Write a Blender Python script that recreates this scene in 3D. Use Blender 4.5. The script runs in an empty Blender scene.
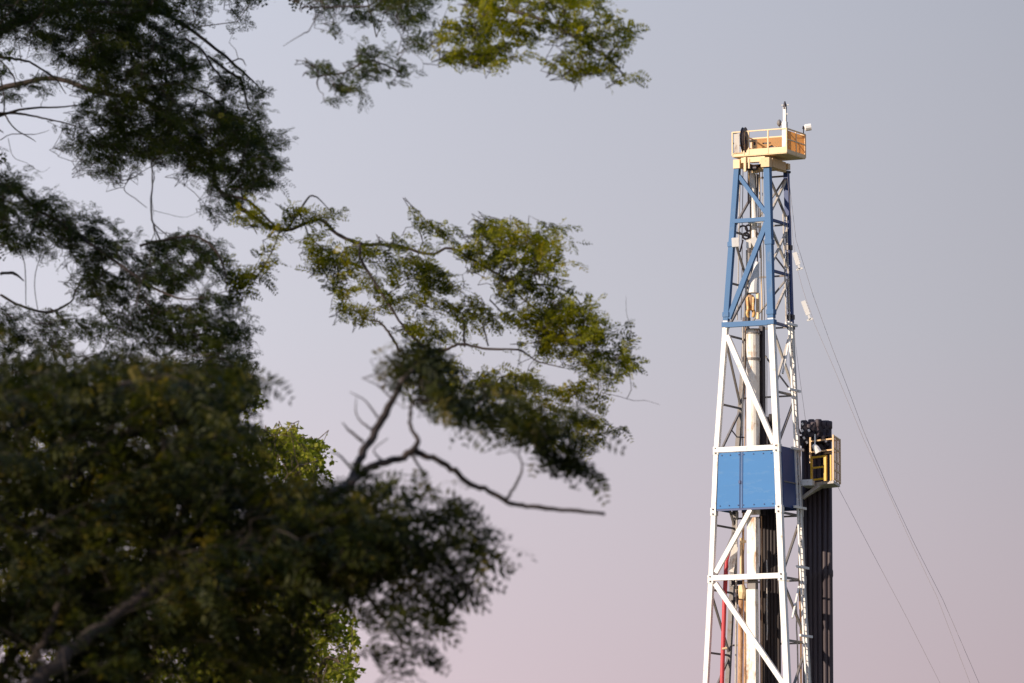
import bpy, math, random
import numpy as np
from mathutils import Vector
R = math.radians
random.seed(11)
rng = np.random.default_rng(11)
scene = bpy.context.scene
col = scene.collection

# ------------------------------------------------------------------ camera
F = 200.0 / 36.0 * 1024.0
PITCH = R(6.8)
CAMZ = 1.7
def at(px, py, Y):
    cx = (px - 512.0) / F; cy = (341.5 - py) / F
    d = Vector((cx, math.cos(PITCH) - cy * math.sin(PITCH), math.sin(PITCH) + cy * math.cos(PITCH)))
    t = Y / d.y
    return Vector((d.x * t, Y, CAMZ + d.z * t))
cam_data = bpy.data.cameras.new('camera')
cam = bpy.data.objects.new('camera', cam_data); col.objects.link(cam)
cam.location = (0, 0, CAMZ); cam.rotation_euler = (R(90) + PITCH, 0, 0)
cam_data.lens = 200; cam_data.sensor_width = 36
cam_data.clip_start = 0.5; cam_data.clip_end = 20000
cam_data.dof.use_dof = True
cam_data.dof.focus_distance = 285
cam_data.dof.aperture_fstop = 7.6
scene.camera = cam

# ------------------------------------------------------------------ light
SUN_DIR = Vector((-0.80, -0.50, 0.32)).normalized()      # towards the sun
el = math.asin(SUN_DIR.z)
az = math.atan2(SUN_DIR.x, SUN_DIR.y)
world = bpy.data.worlds.new('World'); scene.world = world; world.use_nodes = True
nt = world.node_tree; nt.nodes.clear()
N = nt.nodes.new; L = nt.links.new
out = N('ShaderNodeOutputWorld'); bg = N('ShaderNodeBackground'); L(bg.outputs[0], out.inputs[0])
sky = N('ShaderNodeTexSky'); sky.sky_type = 'NISHITA'; sky.sun_disc = False
sky.sun_elevation = el; sky.sun_rotation = az % (2 * math.pi)
sky.air_density = 1.2; sky.dust_density = 3.0; sky.ozone_density = 2.0
bg.inputs['Strength'].default_value = 0.12
# evening haze in the air above the horizon: lavender above, rosy towards the ground, duller away from the sun
tc = N('ShaderNodeTexCoord'); sep = N('ShaderNodeSeparateXYZ'); L(tc.outputs['Generated'], sep.inputs[0])
ramp = N('ShaderNodeValToRGB'); cr = ramp.color_ramp
def lin(c):
    return tuple(((v / 255.0) / 12.92 if v / 255.0 <= .04045 else ((v / 255.0 + .055) / 1.055) ** 2.4) for v in c) + (1,)
SKY_STOPS = [(0.00, (212, 184, 188)), (0.055, (205, 187, 195)), (0.085, (201, 190, 199)), (0.12, (194, 192, 202)), (0.165, (188, 189, 201)), (0.2, (184, 188, 202)), (0.4, (150, 170, 205)), (1.0, (110, 140, 190))]
cr.elements[0].position, cr.elements[0].color = SKY_STOPS[0][0], lin(SKY_STOPS[0][1])
cr.elements[1].position, cr.elements[1].color = SKY_STOPS[-1][0], lin(SKY_STOPS[-1][1])
for p_, c_ in SKY_STOPS[1:-1]:
    e_ = cr.elements.new(p_); e_.color = lin(c_)
L(sep.outputs[2], ramp.inputs[0])
mr = N('ShaderNodeMapRange'); mr.inputs[1].default_value = -0.095; mr.inputs[2].default_value = 0.095
mr.inputs[3].default_value = 1.29; mr.inputs[4].default_value = 0.82
L(sep.outputs[0], mr.inputs[0])
nz = N('ShaderNodeTexNoise'); nz.inputs['Scale'].default_value = 9; nz.inputs['Detail'].default_value = 2
L(tc.outputs['Generated'], nz.inputs['Vector'])
nm = N('ShaderNodeMapRange'); nm.inputs[3].default_value = 0.97; nm.inputs[4].default_value = 1.03; L(nz.outputs[0], nm.inputs[0])
mm = N('ShaderNodeMath'); mm.operation = 'MULTIPLY'; L(mr.outputs[0], mm.inputs[0]); L(nm.outputs[0], mm.inputs[1])
mul = N('ShaderNodeVectorMath'); mul.operation = 'SCALE'; L(ramp.outputs[0], mul.inputs[0]); L(mm.outputs[0], mul.inputs['Scale'])
mul2 = N('ShaderNodeVectorMath'); mul2.operation = 'SCALE'; L(mul.outputs[0], mul2.inputs[0]); mul2.inputs['Scale'].default_value = 1 / 0.12
mix = N('ShaderNodeMix'); mix.data_type = 'RGBA'; mix.inputs[0].default_value = 0.94
L(sky.outputs[0], mix.inputs[6]); L(mul2.outputs[0], mix.inputs[7]); L(mix.outputs[2], bg.inputs[0])

sun_d = bpy.data.lights.new('sun', 'SUN'); sun_d.energy = 5.0; sun_d.angle = R(0.5); sun_d.color = (1.0, 0.86, 0.70)
sun = bpy.data.objects.new('sun', sun_d); col.objects.link(sun)
sun.location = (-30, 0, 30); sun.rotation_euler = SUN_DIR.to_track_quat('Z', 'Y').to_euler()
scene.view_settings.view_transform = 'Standard'; scene.view_settings.look = 'None'
scene.view_settings.gamma = 1; scene.view_settings.exposure = 0.07

# ------------------------------------------------------------------ materials
def mat(name, base, rough=0.5, metal=0.0, stain=None, stain_amt=0.5, scale=3.0, stretch=(1, 1, 1), var=0.12):
    m = bpy.data.materials.new(name); m.use_nodes = True
    t = m.node_tree; b = t.nodes['Principled BSDF']
    b.inputs['Roughness'].default_value = rough; b.inputs['Metallic'].default_value = metal
    tc = t.nodes.new('ShaderNodeTexCoord'); mp = t.nodes.new('ShaderNodeMapping'); mp.inputs['Scale'].default_value = stretch
    t.links.new(tc.outputs['Object'], mp.inputs[0])
    n1 = t.nodes.new('ShaderNodeTexNoise'); n1.inputs['Scale'].default_value = scale; n1.inputs['Detail'].default_value = 6
    t.links.new(mp.outputs[0], n1.inputs['Vector'])
    r1 = t.nodes.new('ShaderNodeMapRange'); r1.inputs[3].default_value = 1 - var; r1.inputs[4].default_value = 1 + var
    t.links.new(n1.outputs[0], r1.inputs[0])
    sc = t.nodes.new('ShaderNodeVectorMath'); sc.operation = 'SCALE'; sc.inputs[0].default_value = base
    t.links.new(r1.outputs[0], sc.inputs['Scale'])
    last = sc.outputs[0]
    if stain:
        n2 = t.nodes.new('ShaderNodeTexNoise'); n2.inputs['Scale'].default_value = scale * 1.7; n2.inputs['Detail'].default_value = 8
        n2.inputs['Roughness'].default_value = 0.7
        t.links.new(mp.outputs[0], n2.inputs['Vector'])
        r2 = t.nodes.new('ShaderNodeMapRange'); r2.inputs[1].default_value = 0.66 - 0.22 * stain_amt; r2.inputs[2].default_value = 0.80 - 0.22 * stain_amt
        t.links.new(n2.outputs[0], r2.inputs[0])
        mx = t.nodes.new('ShaderNodeMix'); mx.data_type = 'RGBA'; mx.inputs[7].default_value = stain + (1,)
        t.links.new(r2.outputs[0], mx.inputs[0]); t.links.new(last, mx.inputs[6]); last = mx.outputs[2]
    t.links.new(last, b.inputs['Base Color'])
    return m
M = {
 'blue': mat('blue_paint', (0.014, 0.115, 0.29), 0.55, stain=(0.10, 0.16, 0.26), stain_amt=0.35, scale=1.2, stretch=(1, 1, .5)),
 'blue_dark': mat('blue_paint_shade_and_trim', (0.016, 0.045, 0.17), 0.5, scale=2),  # shaded side of the blue mast put into a darker blue; also seams, bolts
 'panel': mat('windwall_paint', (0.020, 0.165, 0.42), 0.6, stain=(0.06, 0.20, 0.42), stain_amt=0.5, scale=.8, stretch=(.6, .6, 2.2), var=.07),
 'white': mat('white_paint', (0.84, 0.80, 0.76), 0.5, stain=(0.50, 0.36, 0.26), stain_amt=0.42, scale=2.6, stretch=(1, 1, .5)),
 'white_worn': mat('worn_white_paint', (0.86, 0.80, 0.72), 0.55, stain=(0.46, 0.25, 0.12), stain_amt=0.7, scale=1.6, stretch=(1, 1, .35)),
 'tan': mat('tan_paint', (0.72, 0.47, 0.24), 0.5, stain=(0.45, 0.24, 0.10), stain_amt=0.4, scale=3),
 'cream': mat('cream_paint', (0.80, 0.57, 0.32), 0.5, stain=(0.5, 0.3, 0.14), stain_amt=0.3, scale=3),
 'orange': mat('orange_paint', (0.66, 0.33, 0.09), 0.5, stain=(0.75, 0.52, 0.2), stain_amt=0.8, scale=3),
 'yellow': mat('yellow_paint', (0.72, 0.42, 0.03), 0.45, scale=3),
 'grey': mat('weathered_steel', (0.21, 0.19, 0.18), 0.6, 0.2, stain=(0.16, 0.10, 0.07), stain_amt=0.6, scale=2),
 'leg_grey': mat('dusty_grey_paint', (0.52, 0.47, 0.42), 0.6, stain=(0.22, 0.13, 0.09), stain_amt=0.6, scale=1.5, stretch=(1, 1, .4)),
 'dark': mat('dark_steel', (0.035, 0.028, 0.035), 0.5, 0.3, stain=(0.07, 0.04, 0.03), stain_amt=0.5, scale=2.5, stretch=(1, 1, .2)),
 'pipe': mat('drill_pipe_steel', (0.062, 0.044, 0.050), 0.6, 0.1, stain=(0.05, 0.032, 0.032), stain_amt=0.6, scale=1.5, stretch=(1, 1, .12), var=.3),
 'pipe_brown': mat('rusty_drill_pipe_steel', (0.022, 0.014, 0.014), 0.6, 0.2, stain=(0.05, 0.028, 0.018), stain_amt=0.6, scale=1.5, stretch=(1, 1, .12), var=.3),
 'red': mat('red_hose', (0.55, 0.05, 0.06), 0.5, scale=4),
 'rust': mat('rust_tan_pipe', (0.50, 0.29, 0.15), 0.6, stain=(0.25, 0.11, 0.05), stain_amt=0.8, scale=2, stretch=(1, 1, .3)),
 'cable': mat('steel_cable', (0.30, 0.26, 0.26), 0.6, 0.3, scale=6),
 'brick': mat('concrete', (0.33, 0.31, 0.28), 0.9, scale=2),
}
def mesh_panel_mat():
    m = mat('tan_mesh_panel', (0.74, 0.43, 0.17), 0.55, scale=2)
    t = m.node_tree; b = t.nodes['Principled BSDF']; o = t.nodes['Material Output']
    tr = t.nodes.new('ShaderNodeBsdfTranslucent'); tr.inputs[0].default_value = (0.95, 0.66, 0.34, 1)
    mx = t.nodes.new('ShaderNodeMixShader'); mx.inputs[0].default_value = 0.62
    t.links.new(b.outputs[0], mx.inputs[1]); t.links.new(tr.outputs[0], mx.inputs[2]); t.links.new(mx.outputs[0], o.inputs[0])
    return m
M['mesh'] = mesh_panel_mat()
def bark_mat(name, base):
    m = mat(name, base, 0.9, stain=tuple(v * .5 for v in base), stain_amt=0.9, scale=9, stretch=(1, 1, .4), var=.35)
    t = m.node_tree; b = t.nodes['Principled BSDF']
    n = t.nodes.new('ShaderNodeTexNoise'); n.inputs['Scale'].default_value = 30; n.inputs['Detail'].default_value = 5
    bp = t.nodes.new('ShaderNodeBump'); bp.inputs['Strength'].default_value = .6; bp.inputs['Distance'].default_value = .02
    t.links.new(n.outputs[0], bp.inputs['Height']); t.links.new(bp.outputs[0], b.inputs['Normal'])
    return m
M['bark'] = bark_mat('brown_bark', (0.045, 0.030, 0.024))
M['bark_pale'] = bark_mat('pale_bark', (0.17, 0.12, 0.085))
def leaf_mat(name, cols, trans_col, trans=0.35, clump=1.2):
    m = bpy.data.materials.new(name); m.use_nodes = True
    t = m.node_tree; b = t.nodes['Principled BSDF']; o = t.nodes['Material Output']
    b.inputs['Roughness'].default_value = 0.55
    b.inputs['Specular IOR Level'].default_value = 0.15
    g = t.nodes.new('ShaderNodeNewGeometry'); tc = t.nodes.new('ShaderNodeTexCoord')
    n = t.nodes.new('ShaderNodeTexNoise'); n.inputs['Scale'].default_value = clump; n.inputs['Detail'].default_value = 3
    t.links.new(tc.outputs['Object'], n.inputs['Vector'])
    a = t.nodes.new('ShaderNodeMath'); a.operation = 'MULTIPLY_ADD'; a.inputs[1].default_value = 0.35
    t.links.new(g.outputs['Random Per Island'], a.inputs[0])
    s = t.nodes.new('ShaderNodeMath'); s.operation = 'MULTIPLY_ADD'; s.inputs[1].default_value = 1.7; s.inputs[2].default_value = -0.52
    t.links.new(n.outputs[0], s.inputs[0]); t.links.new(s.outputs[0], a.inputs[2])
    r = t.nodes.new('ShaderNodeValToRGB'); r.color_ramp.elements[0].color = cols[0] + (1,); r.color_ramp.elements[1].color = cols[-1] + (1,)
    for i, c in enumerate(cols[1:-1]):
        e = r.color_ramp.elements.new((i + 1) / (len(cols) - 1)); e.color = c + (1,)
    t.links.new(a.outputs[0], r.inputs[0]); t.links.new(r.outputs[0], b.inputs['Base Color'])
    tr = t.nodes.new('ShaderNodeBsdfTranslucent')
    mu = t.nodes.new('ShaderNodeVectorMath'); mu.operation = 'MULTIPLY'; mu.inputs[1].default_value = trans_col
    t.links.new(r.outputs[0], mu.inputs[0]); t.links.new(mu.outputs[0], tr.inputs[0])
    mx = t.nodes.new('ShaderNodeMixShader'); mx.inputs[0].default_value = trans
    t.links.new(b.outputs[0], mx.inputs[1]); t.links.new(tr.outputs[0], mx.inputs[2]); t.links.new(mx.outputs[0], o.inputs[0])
    return m
M['leaf_near'] = leaf_mat('feathery_leaf_dark', [(0.004, 0.007, 0.003), (0.009, 0.013, 0.004), (0.044, 0.046, 0.007), (0.14, 0.095, 0.013)], (2.2, 2.2, 0.8), 0.33, 2.8)  # brighter ramp tones put sunlit spots into the leaf colour
M['leaf_mid'] = leaf_mat('feathery_leaf_green', [(0.006, 0.010, 0.003), (0.034, 0.046, 0.005), (0.21, 0.215, 0.012), (0.30, 0.23, 0.02)], (2.4, 2.1, 0.5), 0.5, 2.0)
M['leaf_shaded'] = leaf_mat('fine_leaf_shade_darkened', [(0.005, 0.010, 0.004), (0.015, 0.024, 0.006), (0.050, 0.062, 0.009), (0.08, 0.07, 0.012)], (1.6, 1.8, 0.8), 0.35)  # shade of the upper-left crown put into a darker leaf colour
M['leaf_broad'] = leaf_mat('broad_leaf_green', [(0.04, 0.055, 0.008), (0.15, 0.18, 0.016), (0.30, 0.29, 0.04), (0.38, 0.32, 0.10)], (2.0, 1.9, 0.8), 0.45)

# ------------------------------------------------------------------ mesh helpers
class MB:
    def __init__(s): s.v = []; s.f = []; s.pc = []
    def add(s, vs, fs):
        s.pc.append((len(s.v), len(s.v) + len(vs), len(s.f), len(s.f) + len(fs)))
        o = len(s.v); s.v += [tuple(v) for v in vs]; s.f += [tuple(i + o for i in f) for f in fs]; return s
    def beam(s, p, q, w, h=None, side=None):
        h = w if h is None else h
        p = Vector(p); q = Vector(q); d = (q - p).normalized()
        if side is None: side = Vector((0, 0, 1)) if abs(d.z) < .9 else Vector((1, 0, 0))
        side = Vector(side); a = (side - d * side.dot(d)).normalized(); b = d.cross(a)
        vs = []
        for c in (p, q):
            for i, j in ((-1, -1), (1, -1), (1, 1), (-1, 1)): vs.append(c + a * (i * w / 2) + b * (j * h / 2))
        return s.add(vs, [(0, 3, 2, 1), (4, 5, 6, 7), (0, 1, 5, 4), (1, 2, 6, 5), (2, 3, 7, 6), (3, 0, 4, 7)])
    def tube(s, pts, rads, n=8, caps=True):
        pts = [Vector(p) for p in pts]
        if not isinstance(rads, (list, tuple)): rads = [rads] * len(pts)
        vs = []; prev = None
        for i, p in enumerate(pts):
            d = (pts[min(i + 1, len(pts) - 1)] - pts[max(i - 1, 0)]).normalized()
            if prev is None: prev = Vector((0, 0, 1)) if abs(d.z) < .9 else Vector((1, 0, 0))
            a = (prev - d * prev.dot(d)).normalized(); b = d.cross(a); prev = a
            for k in range(n):
                t = 2 * math.pi * k / n; vs.append(p + (a * math.cos(t) + b * math.sin(t)) * rads[i])
        fs = []
        for i in range(len(pts) - 1):
            for k in range(n):
                fs.append((i * n + k, i * n + (k + 1) % n, (i + 1) * n + (k + 1) % n, (i + 1) * n + k))
        if caps:
            fs.append(tuple(reversed(range(n)))); fs.append(tuple((len(pts) - 1) * n + k for k in range(n)))
        return s.add(vs, fs)
    def pieces(s, name, m, parent=None, smooth=False):
        r = None
        for a, b, c, d in s.pc:
            k = MB(); k.add(s.v[a:b], [tuple(i - a for i in f) for f in s.f[c:d]]); o = k.build(name, m, parent, smooth); r = r or o
        return r
    def build(s, name, m, parent=None, smooth=False, origin=None):
        me = bpy.data.meshes.new(name)
        off = Vector(origin) if origin is not None else (Vector(parent.location) if parent is not None and parent.parent is None else
              (Vector(parent.parent.location) if parent is not None else Vector((0, 0, 0))))
        me.from_pydata([(v[0] - off.x, v[1] - off.y, v[2] - off.z) for v in s.v], [], s.f)
        me.materials.append(m); me.update()
        if smooth:
            for p in me.polygons: p.use_smooth = True
        o = bpy.data.objects.new(name, me); col.objects.link(o)
        if parent is not None: o.parent = parent
        elif origin is not None: o.location = off
        return o
def empty(name, loc, label, cat, group=None):
    o = bpy.data.objects.new(name, None); o.empty_display_size = .3; col.objects.link(o); o.location = loc
    return tag(o, label, cat, group)
def tag(o, label, cat, group=None):
    o['label'] = label; o['category'] = cat
    if group: o['group'] = group
    return o

# ------------------------------------------------------------------ ground
def ground_mat():
    m = mat('dry_grass_ground', (0.12, 0.10, 0.055), 0.95, stain=(0.07, 0.09, 0.03), stain_amt=1.3, scale=.15, var=.3)
    return m
gm = ground_mat()
g = MB()
xs = [-9000, -2000, -400, -100, -40, -15, 0, 15, 40, 100, 400, 2000, 9000]
ys = [-4000, -400, -60, -10, 10, 25, 40, 60, 90, 150, 250, 320, 500, 2000, 15000]
for y in ys:
    for x in xs:
        g.v.append((x, y, 0.0 if (abs(x - 50) > 3500 or y > 3000 or (0 <= y <= 400 and abs(x) < 100)) else 0.4 * math.sin(x * .01) * math.cos(y * .013) - .4))
nx = len(xs)
for j in range(len(ys) - 1):
    for i in range(nx - 1): g.f.append((j * nx + i, j * nx + i + 1, (j + 1) * nx + i + 1, (j + 1) * nx + i))
go = g.build('ground', gm); go['kind'] = 'structure'

# ------------------------------------------------------------------ drilling rig
YB = 283.0
PHI = R(27)
U = Vector((math.cos(PHI), -math.sin(PHI), 0)); V = Vector((math.sin(PHI), math.cos(PHI), 0))
LEV = [(165, 738.0, 767.5), (320, 727.0, 771.5), (450, 717.8, 777.5), (575, 712.8, 782.3), (683, 707.3, 787.5)]
def zB(py): return at(768, py, YB).z
ZL = [zB(l[0]) for l in LEV]
def legAB(z):
    k = 0
    while k < len(ZL) - 2 and z < ZL[k + 1]: k += 1
    f = (z - ZL[k]) / (ZL[k + 1] - ZL[k]); py0, a0, b0 = LEV[k]; py1, a1, b1 = LEV[k + 1]
    def x(px, py): return at(px, py, YB).x
    xb = x(b0, py0) + f * (x(b1, py1) - x(b0, py0)); wb = (x(b0, py0) - x(a0, py0)) + f * ((x(b1, py1) - x(a1, py1)) - (x(b0, py0) - x(a0, py0)))
    B = Vector((xb, YB, z)); W = wb / math.cos(PHI)
    return B - U * W, B
SD = 2.3
def T(a, b, py=None, z=None, o=(0, 0)):
    z = zB(py) if z is None else z
    A, B = legAB(z); s = SD * (1 + 0.12 * (ZL[0] - z) / (ZL[0] - ZL[-1]))
    return A + (B - A) * a + V * (s * b) + U * o[0] + V * o[1]
ZFLOOR = 9.0
base = T(.5, .5, z=ZFLOOR); base.z = 0
rig = empty('drilling_rig', base, 'tall drilling rig mast with blue top, white lower legs, tan crown platform and blue panel', 'drilling rig')
SPLIT = {'wind_panel', 'hoisting_line', 'pipe_clamp', 'line_sheave', 'roller_and_recess_block', 'crown_beam', 'crown_fitting', 'winch', 'winch_drum', 'valve_block', 'valve', 'finger_clamp', 'pipe_latch', 'latch_cap', 'hose_saddle', 'bracket_pipe', 'sheave_stand'}
def P(name, mb, m, parent=rig, label=None, smooth=False):
    o = (mb.pieces if name in SPLIT else mb.build)(name, M[m], parent, smooth)
    if label: o['label'] = label
    return o
TOPZ = zB(166); MIDZ = zB(320)
# corner legs in two lengths
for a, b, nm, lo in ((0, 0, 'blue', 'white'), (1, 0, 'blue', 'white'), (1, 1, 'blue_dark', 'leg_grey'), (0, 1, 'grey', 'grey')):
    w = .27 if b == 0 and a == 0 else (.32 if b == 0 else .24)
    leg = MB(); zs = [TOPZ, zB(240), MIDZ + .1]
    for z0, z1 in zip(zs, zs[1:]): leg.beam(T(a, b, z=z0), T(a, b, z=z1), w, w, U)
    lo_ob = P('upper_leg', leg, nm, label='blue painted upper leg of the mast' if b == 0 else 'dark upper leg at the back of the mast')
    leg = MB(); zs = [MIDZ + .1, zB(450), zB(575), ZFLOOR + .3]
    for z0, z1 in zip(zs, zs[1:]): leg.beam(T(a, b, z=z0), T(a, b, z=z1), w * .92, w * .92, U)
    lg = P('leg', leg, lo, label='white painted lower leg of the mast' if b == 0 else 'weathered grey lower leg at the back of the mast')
    # collars and bolted gussets
    c = MB()
    for py in (242, 312, 322):
        p = T(a, b, py=py); c.beam(p + Vector((0, 0, .12)), p - Vector((0, 0, .12)), w + .07, w + .07, U)
    c.pieces('splice_collar', M[nm if b == 0 else 'dark'], lo_ob)
    c = MB(); bo = MB()
    for py in (448, 509, 576.5):
        p = T(a, b, py=py); c.beam(p + Vector((0, 0, .2)), p - Vector((0, 0, .2)), w * .92 + .05, w * .92 + .05, U)
        for dz in (-.12, .12):
            q = p - V * (w / 2 + .02) + Vector((0, 0, dz)); bo.beam(q, q - V * .04, .07, .07)
    c.pieces('gusset_plate', M[lo], lg); bo.pieces('bolt', M['dark'], lg)
def member(name, p, q, w, m, h=None, side=None):
    w = w * .84 if w < .5 else w; h = h * .84 if h and w < .5 else h
    return P(name, MB().beam(p, q, w, h, side), m)
e = -.06
# front face
member('cross_beam', T(0, 0, 219, o=(0, e)), T(1, 0, 219, o=(0, e)), .24, 'blue', .2)
member('cross_beam', T(0, 0, 322.5, o=(0, e)), T(1, 0, 322.5, o=(0, e)), .30, 'blue', .26)
member('cross_beam', T(-.03, 0, 447.3, o=(0, e)), T(1.03, 0, 447.3, o=(0, e)), .30, 'white', .3)
member('cross_beam', T(0, 0, 575.5, o=(0, e)), T(1, 0, 575.5, o=(0, e)), .32, 'white', .26)
member('diagonal_brace', T(.08, 0, 174), T(.95, 0, 214), .24, 'blue', .18, U)
member('diagonal_brace', T(.95, 0, 222, o=(0, -.03)), T(.06, 0, 316, o=(0, -.03)), .30, 'blue', .2, U)
member('diagonal_brace', T(.05, 0, 333, o=(0, -.03)), T(.95, 0, 443, o=(0, -.03)), .30, 'white', .22, U)
member('diagonal_brace', T(.56, 0, 508), T(.06, 0, 570), .28, 'white', .2, U)
member('diagonal_brace', T(.06, 0, 581), T(.97, 0, 686), .30, 'white', .22, U)
member('diagonal_brace', T(.95, 0, z=zB(690)), T(.05, 0, z=ZFLOOR + .6), .30, 'white', .22)
# right face, left face, back face lattices
lv = [170, 219, 270, 322, 391, 449, 512, 577, 640, 705]
for i in range(len(lv)):
    up = lv[i] <= 322
    m = 'blue_dark' if up else 'grey'
    if i: member('side_strut', T(1, 0, lv[i]), T(1, 1, lv[i]), .16 if up else .13, m)
    member('rear_strut', T(0, 1, lv[i]), T(1, 1, lv[i]), .10, 'grey')
    member('side_strut', T(0, 0, lv[i] + 10), T(0, 1, lv[i] + 10), .11, 'grey')
    if i < len(lv) - 1:
        a0, a1 = (0, 1) if i % 2 else (1, 0)
        member('side_brace', T(1, a0, lv[i] + 3), T(1, a1, lv[i + 1] - 3), .13, 'grey' if not up else 'leg_grey')
        if i in (0, 1, 3): member('side_brace', T(1, a1, lv[i] + 3), T(1, a0, lv[i + 1] - 3), .12, 'leg_grey' if i else 'grey')
        member('side_brace', T(0, a0, lv[i] + 12), T(0, a1, lv[i + 1] + 8), .12, 'grey')
        if up: member('rear_brace', T(a0, 1, lv[i]), T(a1, 1, lv[i + 1]), .09, 'grey')
member('side_brace', T(1, .8, 333, o=(.1, 0)), T(1, .35, 372, o=(.1, 0)), .1, 'white')
member('side_brace', T(1, .7, 584, o=(.1, 0)), T(1, .3, 617, o=(.1, 0)), .1, 'white')
# blue wind wall
z0, z1 = zB(450.5), zB(506.5)
def slab(corners, n, th, mb):
    n = Vector(n); vs = [Vector(c) for c in corners] + [Vector(c) + n * th for c in corners]
    k = len(corners)
    return mb.add(vs, [tuple(range(k))] + [tuple(reversed(range(k, 2 * k)))] + [(i, (i + 1) % k, (i + 1) % k + k, i + k) for i in range(k)])
wp = MB(); o0 = -.06
for f0, f1 in ((.05, .413), (.427, .95)):
    slab([T(f0, 0, z=z0, o=(0, o0)), T(f1, 0, z=z0, o=(0, o0)), T(f1, 0, z=z1, o=(0, o0)), T(f0, 0, z=z1, o=(0, o0))], -V, .05, wp)
pan = P('wind_panel', wp, 'panel', label='bright blue wind panel across the front of the mast')
s_ = MB(); s_.beam(T(.42, 0, z=z0, o=(0, -.12)), T(.42, 0, z=z1, o=(0, -.12)), .02, .03, U)
for f in (.40, .445): s_.beam(T(f, 0, z=z0, o=(0, -.13)), T(f, 0, z=z1, o=(0, -.125)), .018, .02, U)
s_.beam(T(.405, 0, 482, o=(0, -.15)), T(.405, 0, 479, o=(0, -.15)), .1, .08, U)
s_.pieces('seam_strip', M['blue_dark'], pan)
s_ = MB()
for fx in (.10, .24, .38, .46, .62, .78, .91):
    for zz in (z0 - .12, z1 + .15):
        q = T(fx, 0, z=zz, o=(0, -.12)); s_.beam(q, q - V * .03, .05, .05)
s_.pieces('bolt', M['blue_dark'], pan)
s_ = MB(); s_.beam(T(.02, 0, z=z1 - .05, o=(0, -.04)), T(.98, 0, z=z1 - .05, o=(0, -.04)), .1, .1)
s_.build('sill_angle', M['blue_dark'], pan)
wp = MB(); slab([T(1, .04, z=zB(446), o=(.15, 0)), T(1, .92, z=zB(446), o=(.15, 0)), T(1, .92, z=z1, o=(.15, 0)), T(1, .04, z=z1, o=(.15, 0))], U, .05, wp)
sp = P('wind_panel', wp, 'blue_dark', label='wind panel on the shaded side of the mast, its blue darkened for shade')
s_ = MB(); s_.beam(T(1, .06, 481, o=(.22, 0)), T(1, .9, 481, o=(.22, 0)), .06, .04); s_.build('rail', M['grey'], sp)
wp = MB(); slab([T(0, .04, z=z0, o=(-.15, 0)), T(0, .92, z=z0, o=(-.15, 0)), T(0, .92, z=z1, o=(-.15, 0)), T(0, .04, z=z1, o=(-.15, 0))], -U, .05, wp)
P('wind_panel', wp, 'panel')
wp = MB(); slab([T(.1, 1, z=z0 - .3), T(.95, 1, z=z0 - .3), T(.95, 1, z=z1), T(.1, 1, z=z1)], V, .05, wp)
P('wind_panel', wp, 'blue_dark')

# ladder on the right face
def ladder(b, py0, py1, m, w, r, step=.3, off=.3, name='ladder'):
    lb = MB(); za, zb_ = zB(py0), zB(py1); n = 14
    rr = MB()
    for s, tgt in ((-1, lb), (1, rr)):
        pts = [T(1, b, z=za + (zb_ - za) * k / n, o=(off, s * w / 2)) for k in range(n + 1)]
        for p, q in zip(pts, pts[1:]): tgt.beam(p, q, r, r, U)
    lo = P(name, lb, m, label='white ladder running down the mast beside the rear leg' if m == 'white' else 'grey ladder inside the upper mast')
    rr.build('ladder_rail', M[m], lo)
    rb = MB(); z = za
    while z > zb_:
        rb.tube([T(1, b, z=z, o=(off, -w / 2)), T(1, b, z=z, o=(off, w / 2))], .022, 5); z -= step
    rb.pieces('rung', M['leg_grey'], lo)
    return lo
lad = ladder(.80, 210, 322, 'leg_grey', .42, .06, .3, .05)
lad = ladder(.74, 318, 683 + 200, 'white', .34, .085, .3, .24)
br = MB()
for py in (321, 387, 446, 505, 565, 634):
    br.beam(T(1, .45, py, o=(.30, 0)), T(1, 1.02, py, o=(.30, 0)), .12, .1)
br.pieces('standoff_bracket', M['white'], lad)
# centre column and pipes
def vpath(a, b, py0, py1, n=4, o=(0, 0)): return [T(a, b, py0 + (py1 - py0) * k / n, o=o) for k in range(n + 1)]
def vert(px, py0, py1, dY):      # a plumb line at a given distance behind the near leg
    p = at(px, (py0 + py1) / 2, YB + dY); return Vector((p.x, p.y, zB(py0))), Vector((p.x, p.y, zB(py1)))
c = MB(); p, q = vert(753.2, 326, 512, 1.3); c.tube([p, q], .33, 16)
cc = P('guide_column', c, 'white_worn', smooth=False, label='stained white column inside the mast')
c = MB()
for py in (326, 330, 355, 356.5):
    p, q = vert(753.2, py, py + 1.0, 1.3); c.tube([p, q], .37, 16)
c.pieces('flange', M['grey'], cc)
c = MB(); p, q = vert(762.5, 322, 512, 1.75); c.beam(p, q, .2, .35, U); P('guide_rail', c, 'dark')
c = MB(); p, q = vert(753.0, 516, 578, 1.0); c.beam(p, q, .48, .4, U); P('service_mast', c, 'white_worn')
c = MB(); p, q = vert(753.0, 578, 592, 1.2); c.beam(p, q, .42, .34, U); P('service_mast', c, 'grey')
c = MB(); p, q = vert(753.0, 588, 683 + 180, 1.0); c.beam(p, q, .5, .4, U); P('service_mast', c, 'white_worn', label='rust streaked white box column low in the mast')
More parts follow.
